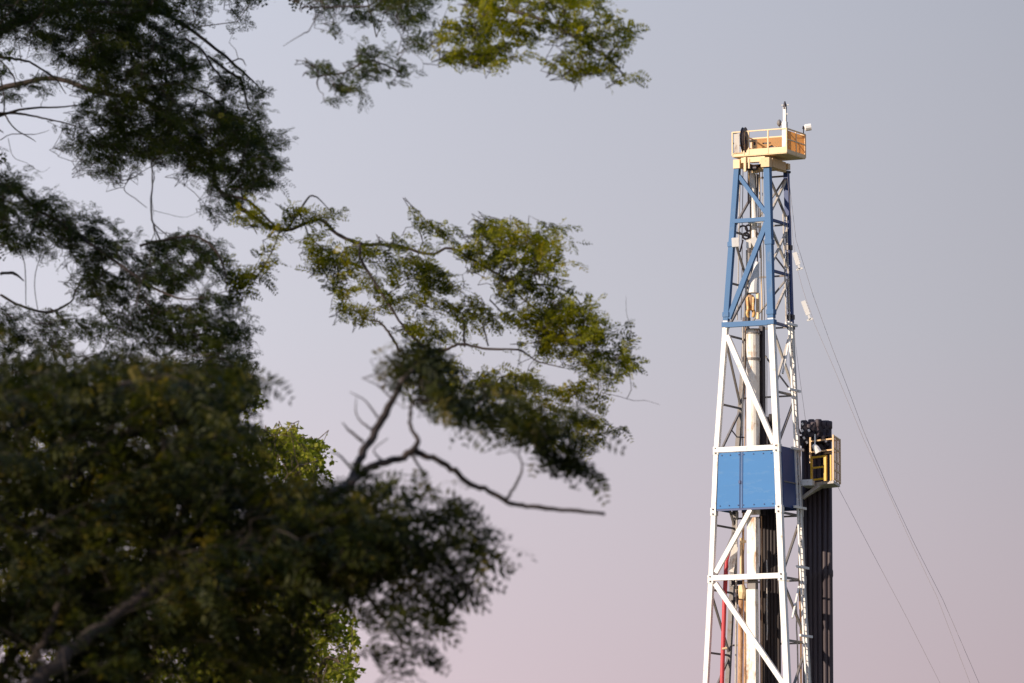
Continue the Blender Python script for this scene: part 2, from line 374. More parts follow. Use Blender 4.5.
# upper pipes
c = MB(); c.tube([at(752, 166, 284.2), at(753, 190, 284.2), at(754.5, 214, 284.2), at(754.5, 238, 284.2)], [.10, .13, .15, .15], 10)
P('stand_pipe', c, 'white_worn')
c = MB(); c.tube([at(749, 168, 284.4), at(750.5, 184, 284.4), at(752, 250, 284.4)], .06, 8); P('hose', c, 'cream')
c = MB()
for dx in (-4, 3, 6): c.tube([at(753 + dx * .6, 165, 284.3), at(754 + dx, 258, 284.3)], .022, 6)
c.tube([at(748.5, 166, 285), at(748.5, 204, 285)], .05, 6)
P('hoisting_line', c, 'dark')
c = MB(); c.beam(at(748, 222, 283.9), at(762, 221, 283.9), .18, .2); c.beam(at(752, 238, 283.9), at(757, 246, 283.9), .35, .3); c.beam(at(748.5, 240, 283.9), at(748.5, 248, 283.9), .22, .2)
P('pipe_clamp', c, 'white_worn')
# ring shaped sheaves in the left bay
c = MB()
for cx, cy, r in ((743, 230, .22), (746, 236, .16), (748.5, 228, .15)):
    pts = [at(cx, cy, 285.3) + Vector((math.cos(t) * r, 0, math.sin(t) * r)) for t in [k * math.pi / 6 for k in range(13)]]
    c.tube(pts, .05, 6, False)
c.beam(at(743, 240, 285.3), at(740, 252, 285.3), .08, .08)
P('line_sheave', c, 'dark')
c = MB(); c.beam(at(735, 238, 283.6), at(735.5, 247, 283.6), .34, .25); lamp = P('floodlight', c, 'white')
# service lines and conduits hanging inside the mast
for i, (xa, ya, xb, yb, dy, r_, m_) in enumerate([(743, 326, 742.5, 447, 285.2, .045, 'leg_grey'), (745.5, 326, 745, 447, 285.0, .03, 'rust'), (766.5, 326, 767.5, 447, 285, .02, 'leg_grey'),
        (740.5, 168, 737, 320, 285.2, .03, 'leg_grey'), (743, 168, 741, 320, 285.3, .02, 'grey'), (759.5, 168, 762, 322, 284.8, .035, 'cream'), (762, 170, 764.5, 322, 285.1, .02, 'leg_grey'),
        (747, 250, 745.5, 322, 284.6, .05, 'leg_grey'), (737, 512, 735.5, 700, 285.1, .05, 'leg_grey'), (748, 512, 748, 700, 285.4, .04, 'rust'), (743.2, 512, 743, 588, 285.3, .06, 'rust'),
        (761.5, 516, 762, 700, 284.2, .03, 'rust'), (767, 560, 767, 640, 284.3, .03, 'leg_grey'), (798.5, 512, 801.5, 700, 285.2, .05, 'rust'), (796, 600, 798.5, 700, 285.3, .04, 'leg_grey')]):
    c = MB(); n_ = 7
    c.tube([at(xa + (xb - xa) * k / n_ + random.uniform(-.35, .35), ya + (yb - ya) * k / n_, dy) for k in range(n_ + 1)], r_, 7)
    P('service_line', c, m_)
# red hose, tan pipes on the left
c = MB(); c.tube([at(730, 545, 285), at(726.5, 560, 285), at(724.5, 600, 285), at(722, 683, 285), at(720, 780, 285)], .11, 10); P('kelly_hose', c, 'red', smooth=True, label='red hose hanging down inside the left side')
c = MB(); c.tube([at(741, 600, 284.6), at(740, 683, 284.6), at(739, 800, 284.6)], .13, 10); P('mud_pipe', c, 'rust', smooth=True)
c = MB(); c.tube([at(745.5, 588, 284.6), at(745, 683, 284.6), at(744.5, 800, 284.6)], .08, 10); P('mud_pipe', c, 'rust', smooth=True)
c = MB(); c.tube([at(741, 538, 284.6), at(741, 578, 284.6)], .06, 8); c.beam(at(740, 542, 284.5), at(746, 541.5, 284.5), .13, .13); P('bracket_pipe', c, 'cream')
c = MB(); c.beam(at(735, 547, 284.8), at(730.5, 572, 284.8), .3, .2); c.beam(at(731, 546, 284.8), at(737, 546, 284.8), .16, .16)
P('hose_saddle', c, 'white_worn')
c = MB()
for i in range(9):
    y = 583 + i * 3.2; c.beam(at(733 + random.uniform(-2, 9), y, 285.4), at(736 + random.uniform(0, 8), y + random.uniform(-2, 3), 285.4), .2, .16)
P('valve_block', c, 'dark')
c = MB(); c.tube([at(741.5, 585, 284.5), at(742.5, 592, 284.5), at(741.5, 599, 284.5)], [.16, .22, .13], 8); c.tube([at(722, 649, 284.6), at(727, 648, 284.6)], .06, 6); P('valve', c, 'cream')
# clamps and clutter near the board, inside mast
c = MB()
for i in range(10):
    px = random.uniform(764, 776); c.beam(at(px, random.uniform(420, 432), 285.2), at(px + random.uniform(-3, 3), random.uniform(436, 446), 285.2), .11, .1)
P('finger_clamp', c, 'dark')
c = MB(); c.tube([at(731.5, 430, 285.3), at(737, 437, 285.3), at(745, 437.5, 285.0)], .035, 6); P('cable_loop', c, 'dark')

# crown platform
zF = at(768, 153.4, YB).z; H = 1.2
OA, OB, DP = -.32, 1.07, 2.3          # overhang beyond legs A and B along the front, depth
A0, B0 = legAB(zF); A0 = A0 + U * OA; B0 = B0 + U * OB
def C_(a, d, z=0): return A0 + (B0 - A0) * a + V * (d * DP) + Vector((0, 0, z))
cp = MB(); slab([C_(0, 0), C_(1, 0), C_(1, 1), C_(0, 1)], (0, 0, -1), .06, cp)
plat = P('crown_platform', cp, 'cream', label='tan railed platform on top of the mast')
k = MB()
k.beam(C_(.26, 0, .13), C_(1, 0, .13), .03, .3, V); k.beam(C_(0, 0, .04), C_(.26, 0, .04), .03, .16, V)
k.beam(C_(1, 0, .07), C_(1, 1, .07), .03, .18, U); k.beam(C_(0, 1, .07), C_(1, 1, .07), .03, .18, V)
k.pieces('kick_plate', M['cream'], plat)
r = MB()
segs = [((0, 0), (1, 0)), ((1, 0), (1, 1)), ((1, 1), (0, 1)), ((0, 1), (0, 0))]
for (a, b) in segs:
    hts = (H,) if a == (0, 0) else (H, H * .55)
    for h in hts: r.beam(C_(*a, h), C_(*b, h), .06, .06)
for a, d in ((0, 0), (.215, 0), (.30, 0), (.66, 0), (1, 0), (1, .5), (1, 1), (.66, 1), (.33, 1), (0, 1), (0, .5)):
    r.beam(C_(a, d, 0), C_(a, d, H), .065, .065, V)
for s in (0, .115):                                              # gate frame at the left
    r.beam(C_(.0 + s * 0, 0, .12), C_(.2, 0, .12), .06, .06)
r.build('railing', M['cream'], plat)
r = MB()
slab([C_(.02, .985, .15), C_(.99, .985, .15), C_(.99, .985, H - .03), C_(.02, .985, H - .03)], V, .012, r)
slab([C_(.99, .03, .15), C_(.99, .97, .15), C_(.99, .97, H - .08), C_(.99, .03, H - .08)], U, .012, r)
r.pieces('mesh_panel', M['mesh'], plat)
r = MB(); slab([C_(.03, .0, .15), C_(.13, .0, .15), C_(.13, 0, H - .08), C_(.03, .0, H - .08)], V, .012, r)
r.build('gate_panel', M['leg_grey'], plat)
# crown sheave, seen edge on as a dark wheel
sh = MB(); cen = C_(.19, .10, .80); ax = Vector((.95, -.30, 0)).normalized(); side = Vector((0, 0, 1)); fw = ax.cross(side)
for rr, w in ((.66, .07),):
    ring = []
    n = 28
    for i in range(n):
        t = 2 * math.pi * i / n; d = side * math.cos(t) + fw * math.sin(t)
        ring.append(d)
    vs = []
    for d in ring: vs += [cen + d * rr + ax * w, cen + d * (rr - .08), cen + d * rr - ax * w, cen + d * .2 - ax * w * .6, cen + d * .2 + ax * w * .6]
    fs = []
    for i in range(n):
        j = (i + 1) % n
        for q in range(5): fs.append((i * 5 + q, i * 5 + (q + 1) % 5, j * 5 + (q + 1) % 5, j * 5 + q))
    sh.add(vs, fs)
P('crown_sheave', sh, 'dark')
c = MB()
c.beam(C_(.24, .5, 0), C_(.24, .5, .9), .18, .2, U); c.beam(C_(.17, .45, .86), C_(.30, .4, .86), .1, .1)
P('sheave_stand', c, 'cream')
c = MB()
c.beam(C_(.42, .5, .22), C_(.62, .5, .22), .28, .35); c.beam(C_(.50, .6, .5), C_(.60, .6, .5), .1, .2); c.beam(C_(.36, .55, .1), C_(.44, .55, .42), .16, .16, U)
P('winch', c, 'white_worn')
c = MB(); c.beam(C_(.44, .35, .66), C_(.58, .35, .66), .06, .1); c.beam(C_(.40, .7, .5), C_(.5, .7, .62), .12, .12); c.beam(C_(.58, .3, .22), C_(.7, .3, .24), .1, .12); c.beam(C_(.34, .2, .55), C_(.34, .2, .7), .09, .09)
P('winch_drum', c, 'dark')
# mast head beams below the floor
c = MB(); zt = zF - .12
def CB(a, b, dz): p = T(a, b, z=TOPZ + .35); p.z = zt + dz; return p
c.beam(CB(.15, -.02, -.16), CB(.95, -.02, -.16), .26, .2, Vector((0, 0, 1)))
c.beam(CB(.0, 0, -.55), CB(.0, 0, -.1), .36, .36, U)
c.beam(CB(-.05, 1, -.25), CB(1.1, 1, -.25), .3, .3, Vector((0, 0, 1)))
c.beam(CB(.30, -.08, -.75), CB(.30, -.08, -.02), .12, .12, U); c.beam(CB(.42, -.06, -.6), CB(.42, -.06, -.1), .08, .08, U)
P('crown_beam', c, 'cream')
c = MB(); c.beam(CB(1, .08, -.32), CB(1, .8, -.32), .44, .4, Vector((0, 0, 1))); c.beam(CB(1.0, -.05, -.12), CB(1.0, -.05, -.6), .46, .35, U); c.beam(CB(.78, -.03, -.3), CB(1.0, -.03, -.3), .22, .2, Vector((0, 0, 1)))
c.beam(CB(0, .1, -.3), CB(0, 1, -.3), .34, .2, Vector((0, 0, 1))); c.beam(CB(.08, .05, -.05), CB(.2, .05, -.5), .12, .12, U)
P('crown_beam', c, 'tan')
c = MB(); c.tube([CB(.45, .2, -.35), CB(.45, .2, -.75)], .16, 10); c.tube([CB(.55, .25, -.55), CB(.8, .25, -.55)], .1, 8); c.tube([CB(1.02, .5, -.55), CB(1.02, .9, -.5)], .09, 8)
P('crown_fitting', c, 'cream')
c = MB(); c.beam(CB(.12, .3, -.42), CB(.95, .3, -.42), .22, .3, Vector((0, 0, 1))); c.tube([CB(.35, .05, -.55), CB(.62, .05, -.55)], .13, 10); c.tube([CB(1.05, .9, -.55), CB(1.05, 1.1, -.5)], .08, 8)  # first beam is a dark block standing in for the shaded gap
P('roller_and_recess_block', c, 'dark')
# rooftop post, ball, floodlight
c = MB(); q = C_(.955, .05, 0); c.beam(q, q + Vector((0, 0, 1.55)), .23, .23, U); c.beam(q + Vector((0, 0, 1.5)), q + Vector((0, 0, 2.3)), .15, .15, U); c.beam(q + Vector((0, 0, 1.0)), q + Vector((-.14, 0, 1.5)), .08, .08)
post = P('beacon_post', c, 'white')
c = MB(); c.tube([q + Vector((0, 0, 2.2)), q + Vector((0, 0, 2.4)), q + Vector((0, 0, 2.6))], [.10, .09, .03], 8); c.build('beacon', M['dark'], post)
c = MB(); c.beam(q + Vector((-.18, 0, 2.40)), q + Vector((.2, 0, 2.42)), .06, .06); c.beam(q + Vector((.04, -.02, 1.95)), q + Vector((.14, -.02, 1.95)), .08, .12); c.build('sensor_arm', M['white'], post)
c = MB(); s0 = at(779.3, 123, 283.6); c.tube([s0 + Vector((0, 0, -.18)), s0 + Vector((0, 0, -.1)), s0, s0 + Vector((0, 0, .12)), s0 + Vector((0, 0, .18))], [.03, .1, .13, .09, .02], 10); c.tube([C_(.83, .2, H), s0 + Vector((0, 0, -.17))], .02, 5); P('warning_lamp', c, 'grey', smooth=True)
c = MB(); a0, a1 = at(804.5, 127.8, 284), at(811, 126.8, 284); c.tube([a0, a0 + (a1 - a0) * .15, a1], [.1, .18, .18], 10)
fl = P('floodlight', c, 'white', label='white floodlight sticking out at the right of the crown')
c = MB(); c.beam(at(802.5, 127.5, 284), a0, .14, .12); c.beam(at(803.5, 128, 284), at(803.5, 133, 284.2), .05, .05); c.build('lamp_bracket', M['dark'], fl)
c = MB(); c.tube([at(786.5, 168, 285), at(788, 167, 285)], .11, 8); P('sheave_bracket', c, 'cream')

# racking platform on the right
RY = 284.6
rk = MB()
def K(px, py, dY=0): return at(px, py, RY + dY)
zr = K(820, 481.5).z
def KZ(px, dY, z): p = at(px, 480, RY + dY); return Vector((p.x, p.y, z))
KW = [(803, 1.2), (833.5, -.6), (840, 1.5), (811, 3.0)]
slab([KZ(a, b, zr) for a, b in KW], (0, 0, -1), .14, rk)
rp = P('racking_platform', rk, 'leg_grey', label='railed tan platform jutting out at the right of the mast')
r = MB(); y_ = MB()
def post_rail(mb, p0, p1, zs, r=.075):
    for z in zs: mb.beam(p0 + Vector((0, 0, z)), p1 + Vector((0, 0, z)), r, r)
def post_(mb, p, z0, z1, r=.08): mb.beam(p + Vector((0, 0, z0)), p + Vector((0, 0, z1)), r, r, U)
q0, q1, q2, q3 = [KZ(a, b, zr) for a, b in KW]
qs = q0 + (q1 - q0) * .25
hh = (2.25, 1.65, 1.0, .55, .1)
post_rail(r, q1, q2, hh); post_rail(r, q3, q2, (2.25, 1.65)); post_rail(r, qs, q1, (2.1, 1.55))
for p in (q1, q2, q3): post_(r, p, 0, 2.3)
post_(r, qs, 1.0, 2.3); post_(r, q1 + (q2 - q1) * .5, 0, 2.25, .06)
r.build('railing', M['tan'], rp)
r = MB(); slab([q1 + Vector((.02, 0, .12)), q2 + Vector((.02, 0, .12)), q2 + Vector((.02, 0, 2.2)), q1 + Vector((.02, 0, 2.2))], U, .01, r)
pm = bpy.data.materials.new('fine_wire_mesh'); pm.use_nodes = True
_t = pm.node_tree; _b = _t.nodes['Principled BSDF']; _b.inputs['Base Color'].default_value = (.6, .36, .24, 1)
_tr = _t.nodes.new('ShaderNodeBsdfTransparent'); _mx = _t.nodes.new('ShaderNodeMixShader'); _mx.inputs[0].default_value = .45
_t.links.new(_tr.outputs[0], _mx.inputs[1]); _t.links.new(_b.outputs[0], _mx.inputs[2]); _t.links.new(_mx.outputs[0], _t.nodes['Material Output'].inputs[0])
r.build('wire_screen', pm, rp)
yq0 = q0 + (q1 - q0) * .33 - V * .15; yq1 = q0 + (q1 - q0) * .78 - V * .15
for z in (1.25, .72, .12): y_.beam(yq0 + Vector((0, 0, z)), yq1 + Vector((0, 0, z)), .09, .09)
for p, w in ((yq0, .16), (yq1, .22), (yq1 + U * .3, .12)): post_(y_, p, .0, 1.3, w * .62)
y_.build('yellow_gate', M['yellow'], rp)
r = MB(); r.beam(KZ(800, .6, zr - .02), KZ(813.5, .3, zr - .02), .3, .34); r.build('outrigger_beam', M['white'], rp)
r = MB(); r.beam(K(803, 498, .9), K(823, 482.5, .3), .17, .17); r.beam(K(803, 498, 2.2), K(830, 482.5, 2.2), .14, .14); r.pieces('knee_brace', M['leg_grey'], rp)
r = MB(); lp = K(816, 449, -.5); r.tube([lp + Vector((-.14, 0, .22)), lp + Vector((0, 0, .05)), lp + Vector((.12, 0, -.18))], [.1, .16, .19], 10); r.beam(lp + Vector((-.05, 0, .2)), lp + Vector((-.05, 0, .75)), .06, .06); r.build('work_light', M['white'], rp)
# finger board across the back
fb = MB()
zf = K(815, 431).z
fb.beam(KZ(800, 1.6, zf - .3), KZ(831, 1.6, zf - .3), .2, .2); fb.beam(KZ(801, 3.4, zf - .3), KZ(831, 3.4, zf - .3), .2, .2)
for i in range(14):
    px = 801.5 + i * 2.25; fb.beam(KZ(px, 1.35, zf - .12), KZ(px + 1, 3.6, zf - .12), .05, .12)
P('finger_board', fb, 'dark', label='dark finger board holding the pipe tops')
fb = MB()
for i in range(46):
    px = random.uniform(801, 830); dy = random.uniform(1.1, 2.6); z = zf + random.uniform(-.75, .35)
    s = random.uniform(.08, .17); p = KZ(px, dy, z); fb.beam(p, p + Vector((random.uniform(-.2, .2), 0, random.uniform(.05, .3))), s, s)
P('pipe_latch', fb, 'dark')
fb = MB()
for px, py in ((801.5, 431), (803.2, 438.5), (801.6, 424.5), (825, 441.5), (808, 431), (806, 443)):
    p = K(px, py, .9); fb.beam(p, p + Vector((.08, 0, .05)), .13, .12)
P('latch_cap', fb, 'white')

# substructure and drill floor (below the frame)
c = MB(); bx = base
slab([bx + U * a + V * b + Vector((0, 0, ZFLOOR)) for a, b in ((-6, -5), (6, -5), (6, 7), (-6, 7))], (0, 0, -1), .5, c)
P('drill_floor', c, 'grey')
for a, b in ((-5, -4), (5, -4), (5, 6), (-5, 6)):
    p = bx + U * a + V * b
    member('substructure_post', p + Vector((0, 0, .0)), p + Vector((0, 0, ZFLOOR - .5)), .7, 'blue', .7, U)
for b in (-4, 6):
    member('substructure_brace', bx + U * -5 + V * b + Vector((0, 0, .4)), bx + U * 5 + V * b + Vector((0, 0, ZFLOOR - .8)), .4, 'white')
    member('substructure_brace', bx + U * 5 + V * (b + .3) + Vector((0, 0, .4)), bx + U * -5 + V * (b + .3) + Vector((0, 0, ZFLOOR - .8)), .4, 'white')

# travelling block with hook, hung in the mast
tb0 = at(752.5, 300, 283.9)
tb = empty('travelling_block', tb0, 'white travelling block with orange hook hanging in the blue upper mast', 'travelling block')
c = MB(); c.tube([at(757.5, 262, 283.9), at(755.5, 274, 283.9), at(753.8, 284, 283.9), at(753.6, 293, 283.9)], [.10, .19, .27, .28], 12)
c.build('block_housing', M['white'], tb)
c = MB(); c.beam(at(757.8, 293, 283.8), at(757.8, 319, 283.8), .13, .15, U); c.build('side_link', M['cream'], tb)
c = MB(); c.tube([at(757.5, 250, 283.9), at(757.5, 264, 283.9)], .03, 6); c.build('hanger', M['dark'], tb)
c = MB(); cen = at(750.6, 313.5, 283.8)
c.tube([cen + Vector((math.cos(t) * .17, -.03, math.sin(t) * .24)) for t in [k * math.pi / 8 - .9 for k in range(14)]], [.07, .08, .09, .09, .09, .09, .09, .09, .09, .08, .08, .07, .06, .05], 8)
c.build('hook', M['orange'], tb, True)
c = MB(); c.tube([at(750.8, 295, 283.8), at(750.4, 299, 283.8), at(750.4, 305, 283.8), at(750.8, 309, 283.8)], [.13, .25, .22, .10], 10); c.build('hook_body', M['rust'], tb, True)
c = MB(); c.beam(at(747.6, 297, 283.6), at(748, 310, 283.6), .09, .12, U); c.build('hook_link', M['orange'], tb)
c = MB(); c.beam(at(753.4, 297, 283.6), at(753.2, 310, 283.6), .09, .12, U); c.build('hook_link', M['orange'], tb)

# racked drill pipe, each stand its own thing
def pipe_proto(r, zt, zb_, m, label, group):
    o0 = MB(); hgt = zt - zb_
    o0.tube([(0, 0, 0), (0, 0, hgt * .33), (0, 0, hgt * .335), (0, 0, hgt * .345), (0, 0, hgt * .35), (0, 0, hgt * .66), (0, 0, hgt * .665), (0, 0, hgt * .675), (0, 0, hgt * .68), (0, 0, hgt)],
            [r, r, r * 1.2, r * 1.2, r, r, r * 1.2, r * 1.2, r, r], 10)
    o = o0.build('drill_pipe_stand', M[m], None, True)
    tag(o, label, 'drill pipe', group)
    tj = MB(); tj.tube([(0, 0, hgt), (0, 0, hgt + .05), (0, 0, hgt + .38), (0, 0, hgt + .42)], [r, r * 1.25, r * 1.25, r], 10)
    t = tj.build('tool_joint', M[m], None, True); t.parent = o
    return o
def place_pipes(proto, spots):
    for i, (x, y, z) in enumerate(spots):
        if i == 0: o = proto
        else:
            o = proto.copy(); col.objects.link(o)
            for ch in proto.children:
                d = ch.copy(); col.objects.link(d); d.parent = o
        o.location = (x, y, z)
zp = at(815, 434, 287).z
pr = pipe_proto(.14, zp, ZFLOOR, 'pipe', 'dark drill pipe stand racked upright below the railed platform right of the mast', 'drill pipe racked at the right of the mast')
sp = []
for row in range(3):
    for i in range(6):
        px = 805.0 + i * 4.9 + (row % 2) * 2.4 + random.uniform(-.4, .4)
        if px > 830.5: continue
        p = at(px, 560, 287.0 + row * .35); sp.append((p.x, p.y, ZFLOOR + random.uniform(-.02, .34) + .03))
place_pipes(pr, sp)
pr = pipe_proto(.10, zp + .1, ZFLOOR, 'pipe_brown', 'dark brown drill pipe stand racked inside the mast behind the right front leg', 'drill pipe racked inside the mast')
sp = []
for row in range(3):
    for i in range(6):
        px = 761.5 + i * 3.4 + (row % 2) * 1.7
        if px > 779: continue
        p = at(px, 560, 285.6 + row * .35); sp.append((p.x, p.y, ZFLOOR + random.uniform(-.02, .34) + .03))
place_pipes(pr, sp)

# guy cables
def cable(pts, Y, label, r=.0095, step=.4, grp='guy cables right of the mast'):
    ps = [at(px, py, Y + (i * step)) for i, (px, py) in enumerate(pts)]
    d = (ps[-1] - ps[-2]).normalized(); k = ps[-1].z / -d.z
    end = ps[-1] + d * k * .98
    ps.append(end)
    # densify
    dd = [ps[0]]
    for a, b in zip(ps, ps[1:]):
        for j in range(1, 5): dd.append(a + (b - a) * j / 4)
    o = MB().tube(dd, r, 5).build('guy_cable', M['cable'], None, True, origin=dd[0]); tag(o, label, 'cable', grp)
    an = MB(); e = end.copy(); e.z = 0
    an.beam(e + Vector((0, 0, -.1)), e + Vector((0, 0, .35)), .5, .5); a = an.build('anchor_block', M['brick'], o, origin=dd[0])
    return o
cable([(787, 172), (793, 240), (797, 268), (803, 290), (815, 325), (833, 366), (864, 440), (889, 494), (914, 549), (937, 597), (970, 683)], 283.4, 'thin guy cable with white clamps, from the mast top to the lower right', step=-.6)
cable([(788, 172), (796, 240), (813, 295), (833, 350), (847, 386), (864, 432), (889, 490), (914, 543), (943, 600), (979, 683)], 286.6, 'thin guy cable running just right of the clamped one and ending rightmost')
cable([(838, 487), (871, 550), (907, 618), (940, 683)], 285.5, 'shorter thin guy cable from the railed platform down to the lower right', .0085)
o = MB().tube([at(791, 285, 285.6), at(795, 340, 285.6), at(799, 372, 285.6), at(806, 424, 285.8)], .008, 5).build('stay_line', M['cable'], None, True)
tag(o, 'short thin line slanting from the upper mast down to the pipe rack', 'cable')
for k, (x0, y0, x1, y1, lab) in enumerate(((794.5, 252.5, 799.5, 269, 'upper white clamp hanging on the guy cable beside the mast'), (803, 301, 810, 319.5, 'lower white clamp hanging on the guy cable beside the mast'))):
    yc = 282.3 if k == 0 else 281.7; p, q = at(x0, y0, yc), at(x1, y1, yc)
    tg = empty('cable_clamp', (p + q) / 2, lab, 'cable clamp', 'white cable clamps')
    d = (q - p).normalized(); n = d.cross(Vector((0, 1, 0))).normalized()
    MB().beam(p, p + d * .75 * (q - p).length, .22, .1, n).build('clamp_body', M['white'], tg)
    c = MB().beam(p + d * .7 * (q - p).length, q, .1, .08, n); c.beam(q - n * .16, q + n * .16, .09, .08, d); c.pieces('shackle', M['white'], tg)
    c = MB()
    for j in range(4): w = p + d * (.12 + .16 * j) * (q - p).length; c.beam(w - n * .02, w + n * .17, .05, .05, d)
    c.pieces('bolt', M['white'], tg)

# ------------------------------------------------------------------ trees
def inpoly(px, py, poly):
    x = np.asarray(px); y = np.asarray(py); c = np.zeros(x.shape, bool); n = len(poly)
    for i in range(n):
        x0, y0 = poly[i]; x1, y1 = poly[(i + 1) % n]
        if y0 == y1: continue
        m = ((y0 > y) != (y1 > y)) & (x < (x1 - x0) * (y - y0) / (y1 - y0) + x0); c ^= m
    return c
def inhole(px, py, holes, grow=0.0):
    r = np.zeros(np.asarray(px).shape, bool)
    for h in holes:
        cx, cy, rx, ry = h[:4]; t = R(h[4]) if len(h) > 4 else 0
        dx = px - cx; dy = py - cy; u = dx * math.cos(t) + dy * math.sin(t); v = -dx * math.sin(t) + dy * math.cos(t)
        r |= (u / (rx + grow)) ** 2 + (v / (ry + grow)) ** 2 < 1
    return r
def project(P):
    P = np.asarray(P); x = P[..., 0]; y = P[..., 1]; z = P[..., 2] - CAMZ
    d = y * math.cos(PITCH) + z * math.sin(PITCH); u = -y * math.sin(PITCH) + z * math.cos(PITCH)
    return 512 + F * x / d, 341.5 - F * u / d
def norm(a): return a / np.maximum(np.linalg.norm(a, axis=-1, keepdims=True), 1e-9)
def grow_sprays(region, holes_all):
    """shoots inside a region of the crown; returns a list of shoot polylines"""
    poly, n, Y, dYs, ang, spread, slen = region['poly'], region['n'], region['Y'], region['dY'], region['ang'], region.get('spread', 30), region['len']
    holes = region.get('holes', []) + holes_all
    xs_ = [p[0] for p in poly]; ys_ = [p[1] for p in poly]
    out = []; tries = 0
    while len(out) < n and tries < n * 60:
        tries += 1
        px = random.uniform(min(xs_), max(xs_)); py = random.uniform(min(ys_), max(ys_))
        if not inpoly(np.array([px]), np.array([py]), poly)[0]: continue
        if inhole(np.array([px]), np.array([py]), holes)[0]: continue
        y = Y(px, py) if callable(Y) else Y
        y += random.gauss(0, dYs)
        a = ang(px, py) if callable(ang) else ang
        a = R(a + random.gauss(0, spread)); l = slen * random.uniform(.6, 1.3)
        b = np.array(at(px, py, y))
        d = np.array([math.cos(a), random.gauss(0, .45), -math.sin(a)]); d /= np.linalg.norm(d)
        b = b - d * l * .5
        # slightly curved
        pts = [b]; dd = d.copy()
        for k in range(5):
            dd = dd + np.array([random.gauss(0, .12), random.gauss(0, .1), random.gauss(-.05, .1)]); dd /= np.linalg.norm(dd)
            pts.append(pts[-1] + dd * l / 5)
        out.append(np.array(pts))
    return out
class Quads:
    def __init__(s): s.v = []
    def add(s, q): s.v.append(q.reshape(-1, 4, 3))
    def build(s, name, m, parent):
        q = np.concatenate(s.v, 0); off = np.array(parent.location); v = (q.reshape(-1, 3) - off).astype(np.float32)
        n = len(q); me = bpy.data.meshes.new(name)
        me.vertices.add(n * 4); me.vertices.foreach_set('co', v.ravel())
        me.loops.add(n * 4); me.loops.foreach_set('vertex_index', np.arange(n * 4, dtype=np.int32))
        me.polygons.add(n); me.polygons.foreach_set('loop_start', np.arange(0, n * 4, 4, dtype=np.int32))
        try: me.polygons.foreach_set('loop_total', np.full(n, 4, dtype=np.int32))
        except Exception: pass
        me.materials.append(m); me.update(); me.validate()
        o = bpy.data.objects.new(name, me); col.objects.link(o); o.parent = parent
        return o
def pinnate(shoots, leaf_len, per, pairs, lw, Q, holes, droop=.35):
    """compound leaves along each shoot, every leaflet its own small blade"""
    S = np.array(shoots)
    m = len(S)
    if not m: return
    t = np.tile(np.linspace(.02, 1.0, per), (m, 1)) + rng.normal(0, .03, (m, per)); t = np.clip(t, 0, .999)
    k = (t * 5).astype(int); f = t * 5 - k; idx = np.arange(m)[:, None]
    base = S[idx, k] * (1 - f[..., None]) + S[idx, k + 1] * f[..., None]
    tan = norm(S[idx, k + 1] - S[idx, k])
    rnd = rng.normal(0, 1, (m, per, 3)); perp = norm(rnd - (rnd * tan).sum(-1, keepdims=True) * tan)
    side = np.where(np.arange(per) % 2 == 0, 1, -1)[None, :, None]
    # leaves lie roughly two-ranked, in a plane near horizontal, drooping at the ends
    up = np.array([0, 0, 1.0]); lat = norm(np.cross(tan, up) + .5 * perp)
    d = norm(tan * rng.uniform(.5, 1.1, (m, per, 1)) + lat * side * .8 + perp * .35 + np.array([0, 0, -droop]))
    ll = leaf_len * rng.uniform(.45, 1.35, (m, per, 1))
    base = base.reshape(-1, 3); d = d.reshape(-1, 3); ll = ll.reshape(-1, 1)
    tip = base + d * ll
    px, py = project((base + tip) / 2); keep = ~inhole(px, py, holes, -1.0)
    base, d, ll = base[keep], d[keep], ll[keep]; n = len(base)
    rnd = rng.normal(0, 1, (n, 3)); w = norm(np.cross(d, up + .7 * rnd)); nn = norm(np.cross(w, d))
    # rachis
    rw = .0016
    e = base + d * ll + nn * 0
    Q.add(np.stack([base - w * rw, base + w * rw, e + w * rw * .5, e - w * rw * .5], 1))
    for j in range(pairs):
        fj = .18 + .82 * j / (pairs - 1)
        sag = -.18 * fj * fj
        c = base + d * ll * fj + np.array([0, 0, 1.0]) * sag * ll
        size = math.sin(math.pi * (.25 + .6 * fj)) * .36
        for sd in (-1, 1):
            dirn = norm(w * sd + d * rng.uniform(.25, .7, (n, 1)) + nn * rng.normal(-.1, .3, (n, 1)))
            L1 = ll * size; wv = norm(np.cross(dirn, nn)) * lw * rng.uniform(.75, 1.25, (n, 1))
            mid = c + dirn * L1 * .5
            Q.add(np.stack([c, mid - wv, c + dirn * L1, mid + wv], 1))
